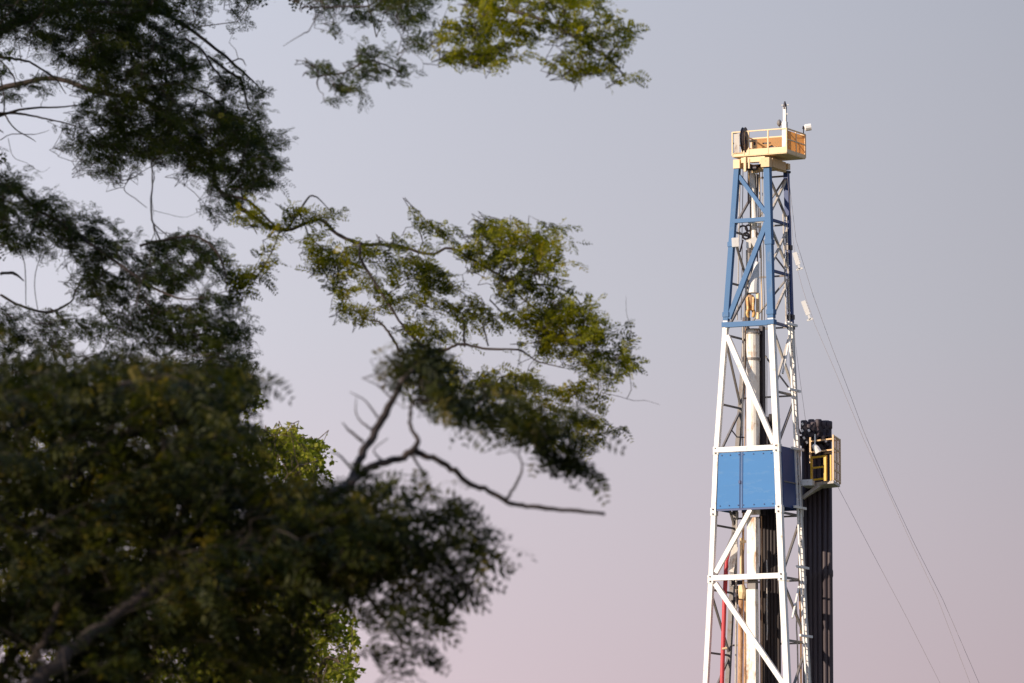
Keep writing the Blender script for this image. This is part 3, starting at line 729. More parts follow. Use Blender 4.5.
def broad(shoots, leaf_len, per, Q, holes):
    S = np.array(shoots); m = len(S)
    t = np.clip(rng.uniform(0, 1, (m, per)), 0, .999); k = (t * 5).astype(int); f = t * 5 - k; idx = np.arange(m)[:, None]
    base = (S[idx, k] * (1 - f[..., None]) + S[idx, k + 1] * f[..., None]).reshape(-1, 3)
    tan = norm(S[idx, k + 1] - S[idx, k]).reshape(-1, 3); n = len(base)
    d = norm(tan * .5 + rng.normal(0, .8, (n, 3)) + np.array([0, 0, -.1])); w = norm(np.cross(d, np.array([0, 0, 1.0]) + .8 * rng.normal(0, 1, (n, 3))))
    L1 = leaf_len * rng.uniform(.6, 1.3, (n, 1)); base = base + d * L1 * .25
    px, py = project(base); keep = ~inhole(px, py, holes, -1); base, d, w, L1 = base[keep], d[keep], w[keep], L1[keep]
    nn = np.cross(w, d)
    # a blade folded along its midrib
    fold = nn * L1 * .12
    Q.add(np.stack([base, base + d * L1 * .45 + w * L1 * .40 + fold, base + d * L1, base + d * L1 * .5], 1))
    Q.add(np.stack([base, base + d * L1 * .5, base + d * L1, base + d * L1 * .45 - w * L1 * .40 + fold], 1))
def smooth_path(pts, rads, n=5, wob=.0):
    """Catmull-Rom through the points"""
    P_ = [np.array(p) for p in pts]; P_ = [2 * P_[0] - P_[1]] + P_ + [2 * P_[-1] - P_[-2]]
    o = []; r = []
    for i in range(1, len(P_) - 2):
        for k in range(n):
            t = k / n; a, b, c, d = P_[i - 1:i + 3]
            q = .5 * ((2 * b) + (-a + c) * t + (2 * a - 5 * b + 4 * c - d) * t * t + (-a + 3 * b - 3 * c + d) * t ** 3)
            rr = rads[i - 1] * (1 - t) + rads[i] * t
            o.append(q + rng.normal(0, 1, 3) * rr * wob); r.append(rr * random.uniform(.9, 1.1))
    o.append(P_[-2]); r.append(rads[-1]); return o, r
def make_tree(name, label, loc, limbs, trunk, regions, holes, leafm, barkm, twig_r, kind, kw, lscale=1.0, reach=1.3):
    root = empty(name, loc, label, 'tree')
    nodes = []; nrad = []
    def limb_mesh(nm, pts, rads, seg=9):
        pts = [pts[0]] + [p + Vector(rng.normal(0, 1, 3)) * .035 * (1 if lscale < 1 else .22) for p in pts[1:-1]] + [pts[-1]]
        o, r = smooth_path(pts, rads, 5, .25)
        mb = MB().tube(o, r, seg); mb.build(nm, M[barkm], root, True)
        for a, b in zip(o, o[1:]):
            for k in range(3): nodes.append(a + (b - a) * k / 3)
    limb_mesh('trunk', trunk[0], trunk[1], 14)
    for pts, rads in limbs: limb_mesh('limb', pts, [r * lscale for r in rads])
    Q = Quads(); tw = MB(); allsh = []
    for rg in regions:
        sh = grow_sprays(rg, holes); allsh.append((rg, sh))
    flat = [s for _, sh in allsh for s in sh]
    # join every shoot to the nearest wood already there, nearest first
    nd = np.array(nodes)
    if reach:
        near = lambda s: np.min(np.linalg.norm((nd - s[0]) * np.array([1, .4, 1]), axis=1)) < reach
        allsh = [(rg, [s for s in sh if near(s)] if rg['n'] < 60 else sh) for rg, sh in allsh]; flat = [s for _, sh in allsh for s in sh]
    bases = np.array([s[0] for s in flat])
    dist = np.array([np.min(np.linalg.norm((nd - b) * np.array([1, .5, 1]), axis=1)) for b in bases])
    store = np.zeros((len(nodes) + 8 * len(flat) + 8, 3)); cnt = len(nodes); store[:cnt] = nodes
    for i in np.argsort(dist):
        s = flat[i]; arr = store[:cnt]; dv = (arr - s[0]) * np.array([1, .6, 1])
        j = int(np.argmin(np.linalg.norm(dv, axis=1))); a = arr[j].copy(); b = s[0]; D = np.linalg.norm(b - a)
        px, py = project((a + b) / 2)
        if D > .02:
            tng = norm(s[1] - s[0]); mid1 = a + (b - a) * .35 + rng.normal(0, .06, 3) * D; mid2 = b - tng * D * .25
            if D > 2.2:
                pass
            pts = [a, mid1, mid2] + [q for q in s]
        else: pts = [a] + [q for q in s[1:]]
        r0 = twig_r * (1 + min(D, 1.5)); rr = [r0 + (twig_r * .25 - r0) * k / (len(pts) - 1) for k in range(len(pts))]
        tw.tube(pts, rr, 4, False)
        for q in pts[1:-1]: store[cnt] = q; cnt += 1
    tw.build('twigs', M[barkm], root)
    for rg, sh in allsh:
        k2 = dict(kw); k2.update(rg.get('kw', {}))
        if not sh or k2.get('per', 1) == 0: continue
        if kind == 'pinnate': pinnate(sh, k2['leaf'], k2['per'], k2['pairs'], k2['lw'], Q, rg.get('holes', []) + holes, k2.get('droop', .35))
        else: broad(sh, k2['leaf'], k2['per'], Q, rg.get('holes', []) + holes)
    if 'debug' in globals(): print(name, sum(len(q) for q in Q.v), len(flat))
    Q.build('crown', M[leafm], root)
    return root
def W(lst, Y0, Y1=None):
    n = len(lst); Y1 = Y0 if Y1 is None else Y1
    return [at(p[0], p[1], Y0 + (Y1 - Y0) * i / max(1, n - 1)) for i, p in enumerate(lst)]
debug = 1
# --- nearest tree: dark feathery crown filling the lower left
near_base = Vector((-4.1, 27.6, 0))
NY = 28.0
limbsN = [
 (W([(-40, 740), (20, 700), (62, 660), (90, 634), (140, 598), (210, 560), (285, 528), (330, 500), (346, 488)], 26.4, 28.2), [.042, .040, .036, .032, .034, .032, .030, .028, .027]),
 (W([(346, 488), (352, 476), (363, 452), (373, 430), (391, 401), (410, 372), (424, 356), (437, 348)], 28.2, 29.2), [.024, .022, .021, .020, .018, .015, .011, .006]),
 (W([(348, 487), (362, 472), (378, 464), (398, 460), (412, 452), (430, 458), (450, 470), (470, 481), (485, 491), (505, 500), (530, 506), (560, 510), (605, 514)], 28.2, 28.6), [.02, .02, .019, .018, .019, .016, .015, .014, .014, .0125, .012, .011, .009]),
 (W([(413, 452), (416, 440), (411, 425), (410, 408), (420, 400), (436, 402)], 28.3, 28.5), [.016, .012, .009, .008, .007, .004]),
 (W([(506, 500), (514, 485), (522, 468), (518, 452)], 28.5, 28.8), [.009, .007, .005, .003]),
 (W([(412, 455), (418, 468), (428, 476)], 28.3), [.008, .006, .003]),
 (W([(363, 442), (350, 432), (342, 422)], 28.4), [.009, .006, .002]),
 (W([(352, 470), (340, 455), (330, 452)], 28.3), [.007, .005, .002]), (W([(372, 430), (360, 415), (356, 398)], 28.5), [.006, .004, .002]), (W([(378, 418), (366, 400), (350, 392)], 28.6), [.006, .004, .002]), (W([(384, 462), (372, 448), (388, 438)], 28.3), [.006, .004, .002]), (W([(393, 400), (380, 384), (362, 378)], 28.8), [.006, .004, .002]),
 (W([(-60, 560), (0, 520), (60, 480), (120, 440), (180, 420), (240, 430)], 28.5), [.05, .045, .04, .03, .02, .01]),
 (W([(-60, 440), (-20, 410), (40, 395), (110, 390), (180, 375), (225, 385)], 29), [.035, .03, .02, .016, .012, .006]),
 (W([(320, 505), (350, 520), (390, 540), (430, 560), (470, 590)], 28, 27.6), [.02, .017, .014, .010, .005]),
 (W([(300, 522), (330, 550), (365, 590), (395, 630), (405, 655)], 28, 27.5), [.018, .015, .012, .008, .004]),
 (W([(-20, 700), (10, 660), (35, 610), (30, 560)], 28.6), [.03, .026, .02, .012]),
 (W([(30, 660), (48, 632), (60, 605), (66, 580)], 27.2), [.02, .018, .014, .008]),
]
trunkN = ([near_base, near_base + Vector((.05, 0, .8)), near_base + Vector((.25, .0, 1.8)), near_base + Vector((.8, -.3, 2.5)), at(-40, 740, 26.4)], [.26, .20, .16, .12, .06])
lower_mass = [(-20, 372), (25, 352), (58, 378), (95, 362), (140, 374), (178, 352), (200, 366), (214, 372), (230, 386), (234, 400), (236, 425), (236, 462), (256, 488), (300, 500), (320, 500), (345, 492), (360, 505), (380, 530),
              (370, 560), (345, 570), (300, 585), (284, 610), (292, 640), (280, 700), (-20, 710)]
lobe = [(325, 495), (345, 485), (372, 485), (392, 482), (400, 497), (428, 500), (446, 494), (450, 512), (440, 525), (462, 530), (478, 550), (484, 560), (470, 572), (464, 592), (448, 612), (452, 632), (438, 622), (432, 640), (424, 636), (408, 668), (392, 658), (372, 655), (356, 652), (376, 628), (362, 606), (330, 590), (310, 560)]
upper_bl = [(372, 360), (398, 352), (415, 362), (425, 372), (445, 372), (470, 385), (505, 385), (535, 392), (560, 410), (585, 425), (612, 430), (600, 440), (575, 436), (575, 452), (577, 468), (560, 462), (545, 445), (520, 440), (500, 446), (480, 432), (455, 425), (440, 418), (430, 400), (412, 392), (395, 380)]
holesN = [(22, 350, 11, 7), (82, 348, 12, 10, 40), (98, 348, 8, 5, 60), (72, 362, 7, 6), (12, 372, 5, 4), (122, 400, 4, 5), (148, 358, 5, 5), (105, 345, 8, 4, 40), (195, 356, 9, 6), (212, 350, 10, 5, 20), (215, 384, 7, 6), (206, 375, 6, 5), (72, 568, 5, 6), (46, 432, 7, 3), (28, 410, 8, 4), (8, 427, 7, 4), (103, 437, 4, 3), (120, 443, 8, 4), (79, 463, 4, 6), (0, 485, 3, 5), (3, 548, 4, 4), (104, 601, 4, 4), (160, 625, 5, 3), (187, 605, 4, 3), (225, 622, 3, 3), (216, 634, 3, 3),
          (310, 575, 9, 7), (325, 605, 9, 12, 30), (348, 598, 9, 7), (358, 625, 12, 10), (335, 560, 5, 4), (352, 568, 6, 4), (365, 510, 7, 4, 30), (382, 515, 6, 5), (412, 520, 10, 6, 45), (430, 512, 8, 5, 30), (440, 530, 8, 5), (400, 545, 6, 4), (420, 560, 7, 4, 30), (432, 585, 7, 4), (410, 600, 6, 4, 40), (395, 610, 7, 5), (380, 585, 6, 4, 45), (450, 600, 6, 4, 30), (388, 640, 5, 6), (420, 620, 7, 4), (455, 560, 5, 3), (372, 545, 6, 3, 40), (360, 580, 5, 4)]
def angN(px, py): return -35 if px > 320 else (-5 if py < 420 else -20)
regionsN = [
 dict(poly=lower_mass, n=600, Y=28.3, dY=.7, ang=angN, spread=32, len=.36, kw=dict(per=10)),
 dict(poly=[(256, 474), (300, 488), (330, 502), (350, 510), (370, 555), (300, 580), (250, 560)], n=45, Y=28.0, dY=.4, ang=-25, spread=30, len=.32),
 dict(poly=[(-700, 280), (-20, 370), (-20, 720), (-700, 800)], n=800, Y=28, dY=1.0, ang=0, spread=60, len=.45, kw=dict(per=12)),  # crown carried on out of view to shade the lower-left mass
 dict(poly=lobe, n=92, Y=27.9, dY=.35, ang=-42, spread=13, len=.28, kw=dict(droop=.5)),
 dict(poly=upper_bl, n=36, Y=28.8, dY=.3, ang=-12, spread=25, len=.24),
 dict(poly=[(385, 345), (440, 345), (455, 370), (410, 378), (385, 368)], n=6, Y=29, dY=.2, ang=20, spread=40, len=.2),
 dict(poly=[(240, 545), (330, 560), (325, 600), (300, 590), (250, 570)], n=16, Y=28.2, dY=.3, ang=-35, spread=20, len=.28),
 dict(poly=[(535, 440), (560, 445), (575, 470), (562, 472), (545, 465)], n=6, Y=28.8, dY=.1, ang=-50, spread=12, len=.16),
]
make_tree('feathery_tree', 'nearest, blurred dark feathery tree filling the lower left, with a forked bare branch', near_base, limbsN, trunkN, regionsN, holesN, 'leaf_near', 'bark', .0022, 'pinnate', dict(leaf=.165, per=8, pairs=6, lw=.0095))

# --- taller tree behind it: upper left crown, top strip and the branch in the middle
mb_ = Vector((-9.5, 64, 0))
limbsM = [
 (W([(-330, 700), (-300, 500), (-220, 300), (-120, 140), (-20, 40), (60, 10), (140, 4), (200, 30), (240, 70), (262, 90)], 64, 65), [.24, .22, .2, .14, .09, .06, .045, .03, .02, .008]),
 (W([(-120, 160), (-60, 40), (40, -50), (160, -70), (300, -50), (400, -25), (470, 0), (540, 20), (590, 45), (625, 75)], 62, 50), [.12, .10, .09, .08, .06, .045, .035, .028, .02, .008]),
 (W([(-120, 160), (-50, 105), (40, 80), (100, 88), (150, 105), (190, 135), (215, 165), (222, 190), (240, 212), (262, 226), (290, 232), (318, 222), (345, 236), (368, 242), (400, 252), (428, 250), (452, 248), (476, 262), (500, 276), (525, 298), (560, 325), (600, 350)], 67, 59), [.06, .05, .045, .04, .04, .045, .04, .036, .034, .032, .03, .03, .03, .028, .026, .024, .022, .02, .018, .015, .01, .005]),
 (W([(222, 195), (250, 205), (280, 228), (300, 212), (318, 203), (334, 214)], 62, 59), [.025, .022, .02, .018, .013, .005]),
 (W([(360, 242), (363, 262), (385, 290), (402, 318), (415, 345), (430, 352), (448, 348), (465, 347), (490, 347), (520, 355), (540, 364), (565, 368)], 59, 58), [.022, .02, .018, .018, .018, .02, .022, .02, .018, .015, .011, .005]),
 (W([(280, 230), (272, 246), (262, 262), (250, 285), (244, 305)], 60.5, 59.5), [.012, .010, .008, .006, .003]),
 (W([(300, 214), (312, 234), (326, 254), (338, 272), (334, 292)], 60.5, 60), [.012, .011, .009, .007, .003]),
 (W([(464, 346), (465, 330), (466, 315), (475, 300)], 58.6, 59), [.018, .013, .009, .004]),
 (W([(400, 352), (390, 334), (380, 326), (370, 321)], 58.6, 59), [.02, .022, .016, .006]),
 (W([(488, 346), (480, 336), (484, 325), (500, 318)], 58.6, 59), [.012, .01, .007, .003]),
 (W([(548, 282), (549, 262), (552, 248)], 59.2), [.012, .008, .004]),
 (W([(500, 276), (530, 285), (552, 284), (568, 292), (582, 306)], 59), [.013, .013, .012, .009, .006]),
 (W([(560, 318), (575, 316), (586, 312)], 59), [.013, .01, .005]),
 (W([(490, 300), (510, 318), (540, 330), (565, 335)], 59), [.012, .011, .009, .004]),
 (W([(580, 345), (596, 370), (600, 392), (592, 402)], 58.5), [.01, .008, .006, .003]),
 (W([(600, 392), (615, 397), (635, 397), (650, 398), (660, 405)], 58.5), [.005, .004, .004, .003, .002]),
 (W([(630, 345), (634, 325), (632, 310), (626, 296)], 58.5), [.005, .004, .003, .002]),
 (W([(-190, 300), (-150, 220), (-70, 180), (0, 186), (30, 205), (70, 235), (110, 258), (150, 285), (190, 300), (230, 290)], 60, 57), [.10, .09, .06, .04, .03, .026, .022, .018, .013, .006]),
 (W([(140, 246), (165, 240), (190, 236), (215, 248), (222, 275), (226, 292)], 58), [.022, .024, .02, .016, .012, .006]),
 (W([(152, 168), (149, 190), (147, 208), (153, 224), (161, 242)], 62, 58), [.010, .012, .014, .014, .012]),
 (W([(155, 170), (152, 198), (154, 215)], 62.4), [.005, .005, .003]),
 (W([(90, 172), (98, 179), (112, 181), (128, 178), (142, 172), (152, 166)], 63), [.004, .005, .006, .007, .006, .004]),
 (W([(130, 178), (128, 190), (134, 200), (147, 208)], 62.5), [.006, .007, .006, .005]),
 (W([(152, 210), (168, 216), (185, 217), (198, 212)], 62), [.004, .004, .003, .002]),
 (W([(153, 226), (156, 238), (160, 250)], 58.2), [.006, .006, .004]),
 (W([(154, 224), (168, 232), (178, 244)], 58.2), [.011, .009, .005]),
 (W([(-60, 130), (0, 117), (30, 111), (60, 106), (92, 104)], 65), [.035, .026, .02, .014, .006]),
 (W([(-10, 113), (20, 112), (45, 120), (70, 128), (90, 132)], 65), [.02, .02, .015, .011, .004]),
 (W([(5, 115), (12, 130), (28, 136), (36, 142)], 65), [.013, .012, .009, .004]),
 (W([(0, 140), (12, 136), (30, 134), (50, 130)], 65), [.008, .008, .006, .003]),
 (W([(8, 138), (14, 152), (24, 166), (42, 171), (50, 167)], 65), [.006, .005, .004, .003, .002]),
 (W([(-20, 62), (0, 58), (18, 64), (35, 66), (52, 78), (66, 94)], 65), [.03, .026, .022, .02, .016, .006]),
 (W([(0, 60), (14, 76), (22, 88), (36, 80), (40, 68)], 65), [.014, .014, .012, .010, .006]),
 (W([(16, 36), (15, 48), (16, 60)], 65), [.01, .008, .006]),
 (W([(0, 75), (8, 95), (4, 112)], 65), [.012, .012, .014]),
 (W([(185, 38), (200, 52), (215, 66), (235, 88), (262, 90)], 63), [.02, .018, .016, .012, .005]),
 (W([(208, 56), (225, 70), (238, 82), (250, 105), (254, 118)], 63), [.022, .024, .022, .014, .006]),
 (W([(193, 88), (206, 92), (216, 104), (228, 115)], 63), [.016, .018, .014, .008]),
 (W([(226, 64), (232, 60), (246, 66)], 63), [.010, .012, .005]),
 (W([(244, 150), (245, 165), (236, 182), (222, 188)], 63), [.012, .014, .016, .012]),
 (W([(17, 245), (20, 268), (26, 305)], 60), [.009, .008, .006]),
 (W([(43, 248), (43, 280), (38, 312)], 60), [.007, .007, .006]),
 (W([(0, 274), (14, 275), (24, 281)], 60), [.022, .025, .010]),
 (W([(0, 295), (20, 308), (45, 312), (70, 308), (78, 292), (90, 270)], 60), [.02, .022, .02, .016, .014, .01]),
 (W([(145, 300), (155, 310), (172, 315), (190, 318)], 58), [.016, .018, .012, .006]),
 (W([(408, 48), (421, 62), (421, 78), (414, 76)], 50), [.003, .003, .002, .002]),
 (W([(310, 78), (322, 82), (340, 72), (370, 62), (395, 66), (410, 80)], 50), [.006, .012, .012, .014, .012, .004]),
 (W([(302, 12), (312, 8), (340, 10), (365, 5), (385, -15)], 50), [.004, .01, .014, .014, .016]),
 (W([(283, 46), (300, 38), (312, 28), (322, 14), (330, 6)], 50), [.003, .007, .007, .006, .006]),
 (W([(296, 60), (308, 64), (320, 70), (324, 84), (320, 92)], 50), [.003, .008, .011, .010, .004]),
]
trunkM = ([mb_, mb_ + Vector((.1, 0, 1.5)), mb_ + Vector((.2, 0, 3.0)), at(-335, 760, 64)], [.42, .34, .30, .26])
ul = [(-10, -15), (170, -15), (176, 12), (190, 45), (203, 58), (200, 75), (190, 85), (214, 98), (232, 112), (256, 112), (268, 132), (276, 160), (268, 185), (252, 192), (236, 180), (222, 186), (205, 178), (188, 170), (168, 162), (150, 158), (130, 156), (112, 168), (95, 166), (82, 152), (62, 146), (58, 138), (76, 128), (84, 112), (86, 96), (76, 74), (60, 62), (40, 46), (20, 38), (-10, 36)]
holesM = [(90, 81, 5, 4), (78, 84, 5, 4, 20), (88, 94, 6, 4), (107, 98, 6, 4), (99, 110, 7, 4), (95, 103, 5, 3), (128, 87, 5, 4), (142, 59, 5, 4), (128, 66, 4, 3), (47, 28, 4, 3), (71, 30, 3, 3), (82, 38, 5, 7, 60), (115, 38, 5, 3), (122, 18, 3, 2), (134, 95, 3, 7, -35), (142, 108, 3, 10, -25), (150, 97, 5, 4), (172, 65, 4, 3), (144, 85, 4, 2), (145, 28, 3, 12, -60), (155, 33, 3, 9, -55), (155, 18, 4, 11, -75), (170, 28, 5, 3), (182, 97, 7, 6), (180, 42, 4, 3), (190, 55, 5, 3),
          (105, 2, 6, 3), (132, 3, 6, 2), (60, 34, 9, 2.5, 20), (20, 34, 9, 3), (72, 47, 5, 3), (72, 70, 9, 6),
          (195, 100, 14, 6, 25), (212, 122, 9, 4, 20), (232, 155, 10, 5, 35), (222, 176, 6, 4), (208, 178, 6, 5), (196, 118, 5, 3), (218, 90, 8, 12), (208, 75, 8, 8), (85, 122, 7, 4), (98, 128, 10, 4), (75, 138, 8, 2), (268, 175, 5, 6), (160, 140, 3, 2)]
strip_left = [(-20, 176), (18, 178), (38, 196), (62, 206), (68, 218), (86, 210), (104, 220), (124, 238), (136, 252), (158, 240), (190, 234), (216, 248), (222, 268), (224, 295), (236, 318), (243, 335), (228, 345), (245, 368), (240, 385), (215, 370), (200, 345), (160, 330), (120, 330), (95, 318), (85, 300), (78, 275), (68, 255), (40, 248), (-20, 240)]
holesS = [(14, 198, 8, 5), (44, 213, 5, 5), (12, 220, 5, 7), (26, 228, 5, 6), (52, 245, 6, 5), (108, 232, 14, 4, 35), (78, 222, 4, 5), (82, 232, 5, 4), (92, 246, 6, 4), (120, 252, 4, 4), (140, 250, 8, 8), (128, 260, 5, 4), (112, 268, 10, 5), (172, 252, 7, 5), (208, 268, 6, 7, 30), (185, 298, 16, 9), (158, 290, 9, 8), (133, 302, 6, 6), (215, 290, 8, 6), (206, 280, 7, 7), (92, 303, 9, 7), (86, 312, 16, 5), (60, 250, 6, 4), (165, 303, 8, 3), (212, 305, 7, 6), (222, 345, 8, 4), (200, 330, 6, 5), (193, 262, 4, 4), (66, 262, 8, 8), (195, 285, 10, 6)]
mid = [(345, 246), (358, 240), (378, 244), (395, 240), (412, 250), (424, 258), (440, 262), (455, 272), (472, 282), (484, 292), (500, 300), (540, 320), (560, 335), (560, 345), (520, 350), (505, 330), (490, 322), (470, 330), (462, 345), (440, 338), (432, 350), (415, 352), (410, 335), (395, 318), (370, 318), (350, 322), (340, 310), (338, 290), (350, 280), (344, 262)]
mid_green = [(413, 206), (424, 210), (432, 222), (446, 226), (478, 226), (486, 214), (500, 222), (512, 218), (526, 224), (556, 224), (567, 236), (560, 246), (566, 258), (550, 262), (552, 280), (566, 296), (584, 300), (590, 318), (606, 324), (620, 324), (630, 340), (634, 354), (628, 360), (630, 372), (618, 372), (612, 360), (598, 350), (600, 372), (592, 392), (580, 392), (572, 375), (560, 360), (545, 345), (528, 330), (515, 310), (500, 298), (488, 280), (474, 268), (460, 250), (440, 240), (420, 244), (430, 232), (420, 218)]
low_mid = [(400, 350), (440, 356), (465, 357), (500, 362), (530, 370), (545, 384), (570, 388), (590, 402), (606, 420), (617, 432), (600, 432), (588, 440), (572, 445), (540, 436), (520, 434), (490, 430), (455, 412), (430, 396), (405, 380)]
holesMid = [(379, 259, 7, 5), (365, 264, 7, 4), (367, 272, 7, 4), (352, 282, 8, 5), (360, 294, 12, 5), (352, 300, 10, 5), (385, 285, 5, 4), (395, 290, 10, 6), (375, 302, 9, 5), (380, 315, 12, 5), (400, 318, 8, 8), (406, 270, 8, 3), (438, 257, 8, 3), (450, 268, 14, 5, 20), (455, 280, 10, 5, 30), (452, 297, 10, 6), (436, 294, 6, 4), (466, 262, 8, 3, 30), (470, 290, 5, 6), (482, 272, 6, 6), (480, 290, 10, 5, 20), (444, 318, 13, 5, 10), (455, 328, 10, 6, 20), (490, 302, 10, 5, 20), (508, 312, 14, 4, 20), (505, 323, 12, 4, 20), (495, 335, 14, 5, 20), (520, 330, 8, 4, 30), (508, 345, 12, 5, 15), (478, 338, 7, 6), (488, 360, 14, 4), (505, 372, 10, 4), (530, 350, 8, 4), (555, 345, 7, 6), (552, 360, 7, 3), (560, 376, 22, 7), (578, 300, 12, 4, 32), (540, 278, 8, 3), (462, 232, 10, 3), (478, 240, 8, 4, 10), (437, 236, 4, 4), (605, 356, 5, 14, -25), (590, 345, 5, 8), (618, 350, 4, 6), (541, 393, 5, 4), (529, 398, 4, 5), (540, 404, 5, 3), (515, 383, 6, 3), (528, 386, 4, 3), (575, 405, 6, 8), (562, 412, 4, 4)]
top_a = [(300, -15), (430, -15), (432, 10), (424, 35), (430, 42), (414, 50), (404, 42), (392, 22), (372, 18), (352, 20), (340, 36), (328, 22), (312, 14), (304, 12)]
top_b = [(425, 15), (440, 20), (455, -10), (560, -15), (600, -15), (612, 5), (622, 28), (634, 34), (620, 40), (618, 52), (634, 82), (620, 78), (600, 86), (590, 84), (572, 76), (562, 72), (548, 60), (556, 50), (540, 40), (526, 44), (522, 54), (505, 50), (500, 66), (486, 62), (474, 68), (466, 56), (452, 66), (444, 48), (428, 46)]
top_c = [(296, 58), (322, 62), (350, 62), (362, 50), (380, 48), (392, 56), (404, 66), (412, 82), (398, 74), (384, 76), (370, 72), (372, 92), (352, 97), (332, 98), (322, 84), (314, 72), (302, 64)]
holesT = [(585, 12, 9, 7), (592, 30, 8, 6), (530, 28, 10, 3, 20), (500, 38, 8, 3), (450, 12, 14, 4), (510, 40, 6, 4), (470, 44, 5, 3), (345, 30, 8, 14), (385, 30, 8, 4), (415, 8, 4, 5), (350, 78, 6, 4), (360, 66, 5, 3), (335, 66, 5, 4), (380, 82, 8, 4), (450, 30, 5, 3), (612, 40, 5, 5), (575, 30, 4, 5, 20), (360, 4, 8, 4), (348, 52, 10, 8)]
regionsM = [
 dict(poly=ul, n=1000, Y=64, dY=1.1, ang=-35, spread=45, len=.42, holes=holesM, kw=dict(per=13, leaf=.13)),
 dict(poly=[(178, -15), (266, -15), (262, 4), (246, 8), (244, 28), (236, 30), (228, 20), (226, 4), (205, 10), (196, 40), (182, 34)], n=34, Y=63, dY=.4, ang=-60, spread=40, len=.22),
 dict(poly=[(204, 52), (216, 58), (234, 80), (262, 88), (264, 94), (256, 104), (266, 118), (250, 112), (236, 100), (222, 92)], n=34, Y=63, dY=.3, ang=-45, spread=30, len=.2),
 dict(poly=[(210, 178), (238, 190), (240, 202), (228, 206), (244, 214), (236, 228), (222, 220), (208, 212), (204, 206)], n=26, Y=62, dY=.3, ang=-20, spread=40, len=.2),
 dict(poly=[(240, 150), (272, 155), (276, 172), (262, 178), (268, 196), (258, 200), (244, 184)], n=14, Y=62.5, dY=.3, ang=-50, spread=30, len=.25),
 dict(poly=[(-10, 52), (30, 58), (56, 76), (66, 94), (50, 84), (28, 100), (-10, 100)], n=24, Y=65, dY=.3, ang=-30, spread=40, len=.2, holes=[(24, 70, 11, 7), (8, 82, 10, 7), (60, 80, 6, 4)]),
 dict(poly=[(-600, -180), (500, -180), (600, -20), (-20, -20), (-20, 240), (-300, 420), (-600, 400)], n=620, Y=lambda x, y: 60 + min(x, 0) * .008, dY=2.0, ang=-30, spread=60, len=.7, kw=dict(leaf=.24, per=14, lw=.016)),  # unseen outer foliage with oversized leaves, put there to shade the upper-left crown
 dict(poly=[(-420, -190), (-20, -190), (180, -100), (260, -22), (-22, -22), (-22, 230), (-420, 260)], n=700, Y=61.5, dY=.8, ang=-30, spread=60, len=.6, kw=dict(leaf=.2, per=14, lw=.014)),  # added dense foliage out of view, keeps sun off the upper-left crown
 dict(poly=[(-20, 300), (100, 322), (200, 330), (240, 340), (242, 385), (225, 400), (-20, 420)], n=330, Y=59, dY=.7, ang=-15, spread=40, len=.36, holes=holesN, kw=dict(per=12)),
 dict(poly=strip_left, n=560, Y=58.5, dY=.6, ang=-25, spread=35, len=.34, holes=holesS, kw=dict(per=12)),
 dict(poly=mid, n=150, Y=59.2, dY=.35, ang=-12, spread=28, len=.26, holes=holesMid),
 dict(poly=mid_green, n=225, Y=59, dY=.4, ang=lambda x, y: 20 if y < 245 else -45, spread=26, len=.28, holes=holesMid, kw=dict(droop=.15)),
 dict(poly=[(590, 335), (628, 345), (632, 358), (624, 376), (612, 393), (604, 385), (590, 360)], n=16, Y=58.6, dY=.3, ang=-65, spread=20, len=.24, kw=dict(droop=.5)),
 dict(poly=low_mid, n=120, Y=58.7, dY=.3, ang=-25, spread=25, len=.24, holes=holesMid),
 dict(poly=top_a, n=80, Y=51, dY=.5, ang=-30, spread=35, len=.22, holes=holesT, kw=dict(leaf=.12)),
 dict(poly=top_b, n=185, Y=50, dY=.5, ang=-38, spread=20, len=.26, holes=holesT, kw=dict(leaf=.12)),
 dict(poly=top_c, n=46, Y=50, dY=.3, ang=-28, spread=25, len=.18, holes=holesT, kw=dict(leaf=.10)),
 dict(poly=[(240, 205), (262, 212), (300, 200), (330, 205), (336, 214), (300, 222), (272, 240), (290, 262), (300, 282), (282, 268), (262, 282), (250, 300), (228, 292), (236, 272), (256, 250), (250, 226)], n=32, Y=60.3, dY=.3, ang=-35, spread=40, len=.2),
 dict(poly=[(300, 225), (318, 238), (336, 254), (348, 262), (346, 285), (334, 300), (324, 285), (314, 268), (300, 254)], n=28, Y=60, dY=.3, ang=-45, spread=30, len=.2),
 dict(poly=[(-10, 306), (30, 306), (80, 304), (98, 312), (100, 330), (-10, 330)], n=34, Y=60, dY=.3, ang=0, spread=40, len=.25),
 dict(poly=[(226, 255), (240, 262), (250, 285), (246, 312), (232, 300)], n=12, Y=59.6, dY=.3, ang=-60, spread=30, len=.2),
]
UL = [0] + list(range(17, 45)) + list(range(46, 50))
limbsU = [limbsM[k] for k in UL] + [(W([(140, 10), (200, -25), (300, -50), (385, -20), (402, 8)], 64, 51), [.05, .045, .04, .03, .015])]
TOPS = [r for r in regionsM if r['poly'] is top_a or r['poly'] is top_c]; regU = regionsM[:10] + TOPS; regY = [r for r in regionsM[10:] if not any(r is t for t in TOPS)]
ub_ = Vector((-11.0, 66, 0))
make_tree('fine_leaved_tree', 'tall green tree filling the upper left corner, its shade put into the leaf colour', ub_, limbsU,
          ([ub_, ub_ + Vector((.1, 0, 1.5)), ub_ + Vector((.3, 0, 3.0)), at(-335, 760, 64)], [.45, .36, .32, .26]), regU, [], 'leaf_shaded', 'bark', .0036, 'pinnate', dict(leaf=.11, per=9, pairs=6, lw=.0062), .68)
limbsY = [(W([(-262, 720), (-250, 500), (-190, 300), (-140, 200), (-120, 160)], 60, 62), [.2, .18, .15, .13, .12])] + [limbsM[k] for k in range(len(limbsM)) if k not in UL]
mb_ = Vector((-8.3, 60, 0))
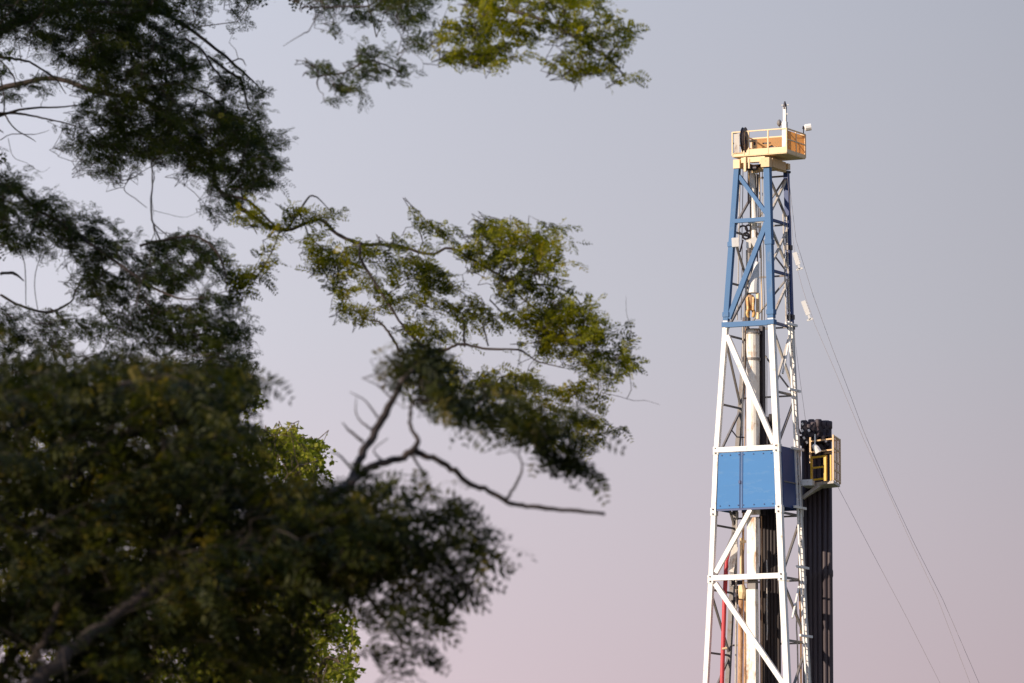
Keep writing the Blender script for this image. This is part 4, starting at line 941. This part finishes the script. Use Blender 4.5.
make_tree('feathery_tree', 'yellow green feathery tree with long branches hanging into the top and middle of the picture', mb_, limbsY,
          ([mb_, mb_ + Vector((.05, 0, 1.5)), mb_ + Vector((.1, 0, 3.0)), at(-262, 740, 60)], [.36, .28, .24, .20]), regY, [], 'leaf_mid', 'bark', .0036, 'pinnate', dict(leaf=.15, per=8, pairs=6, lw=.0095), .68)

# --- broadleaf trees behind, sharper and sunlit at the edges
def broad_tree(base, polys, Y, label, limbs, edge=()):
    rg = [dict(poly=p, n=n, Y=Y, dY=dy, ang=30, spread=60, len=.5, kw=dict(per=26)) for p, n, dy in polys]
    rg += [dict(poly=p, n=n, Y=Y, dY=dy, ang=60, spread=50, len=.4, kw=dict(per=26)) for p, n, dy in edge]
    tr = ([base, base + Vector((.1, 0, 2)), base + Vector((.2, 0, 4)), base + Vector((.3, 0, 5.5))], [.35, .28, .22, .16])
    make_tree('broadleaf_tree', label, base, limbs, tr, rg, [(72, 568, 4, 5), (225, 622, 3, 3), (216, 634, 3, 3), (160, 625, 3, 3), (187, 605, 3, 3), (79, 463, 3, 4), (120, 443, 6, 3), (46, 432, 5, 2)], 'leaf_broad', 'bark_pale', .007, 'broad', dict(leaf=.085, per=24))
b1 = at(120, 683, 92); b1.z = 0
t1 = b1 + Vector((.3, 0, 5.5))
lb = [([t1, at(140, 600, 92), at(180, 520, 92), at(230, 440, 92)], [.14, .10, .06, .02]), ([t1, at(160, 640, 91), at(230, 560, 91), at(300, 470, 91)], [.12, .08, .05, .02]),
      ([t1, at(100, 600, 92), at(70, 500, 92), at(60, 420, 92)], [.12, .08, .05, .02]), ([t1, at(200, 670, 91), at(290, 630, 91), at(340, 620, 91)], [.12, .08, .05, .02])]
broad_tree(b1, [([(60, 700), (0, 640), (-40, 520), (0, 430), (60, 385), (130, 375), (200, 380), (232, 384), (248, 382), (258, 388), (252, 402), (246, 408), (252, 432), (262, 440), (278, 430), (294, 436), (310, 440), (324, 446), (322, 462), (308, 476), (318, 500), (330, 560), (322, 600), (350, 640), (352, 700)], 950, 1.3)],
           92, 'sharper broadleaf tree with sunlit edges showing behind the blurred dark crown', lb, [([(248, 442), (262, 436), (278, 428), (298, 434), (326, 446), (322, 468), (306, 482), (280, 474), (258, 462)], 85, .5), ([(226, 382), (242, 378), (258, 386), (256, 402), (244, 410), (230, 406)], 30, .4)])
b2 = at(270, 683, 84); b2.z = 0
t2 = b2 + Vector((.3, 0, 4.6))
lb = [([t2, at(290, 650, 84), at(320, 620, 84), at(340, 605, 84)], [.10, .07, .04, .015]), ([t2, at(240, 650, 84), at(200, 630, 84)], [.10, .06, .02]), ([t2, at(320, 670, 84), at(345, 665, 84)], [.08, .05, .015])]
b2l = [([(160, 720), (150, 640), (200, 600), (250, 580), (290, 572), (322, 570), (334, 588), (326, 606), (346, 612), (354, 630), (350, 642), (330, 645), (325, 655), (352, 668), (345, 720)], 330, .8)]
broad_tree(b2, b2l, 84, 'low leafy tree at the bottom edge, sunlit beside the hanging dark branch', lb)
# small cluster on the skyline of the upper left strip
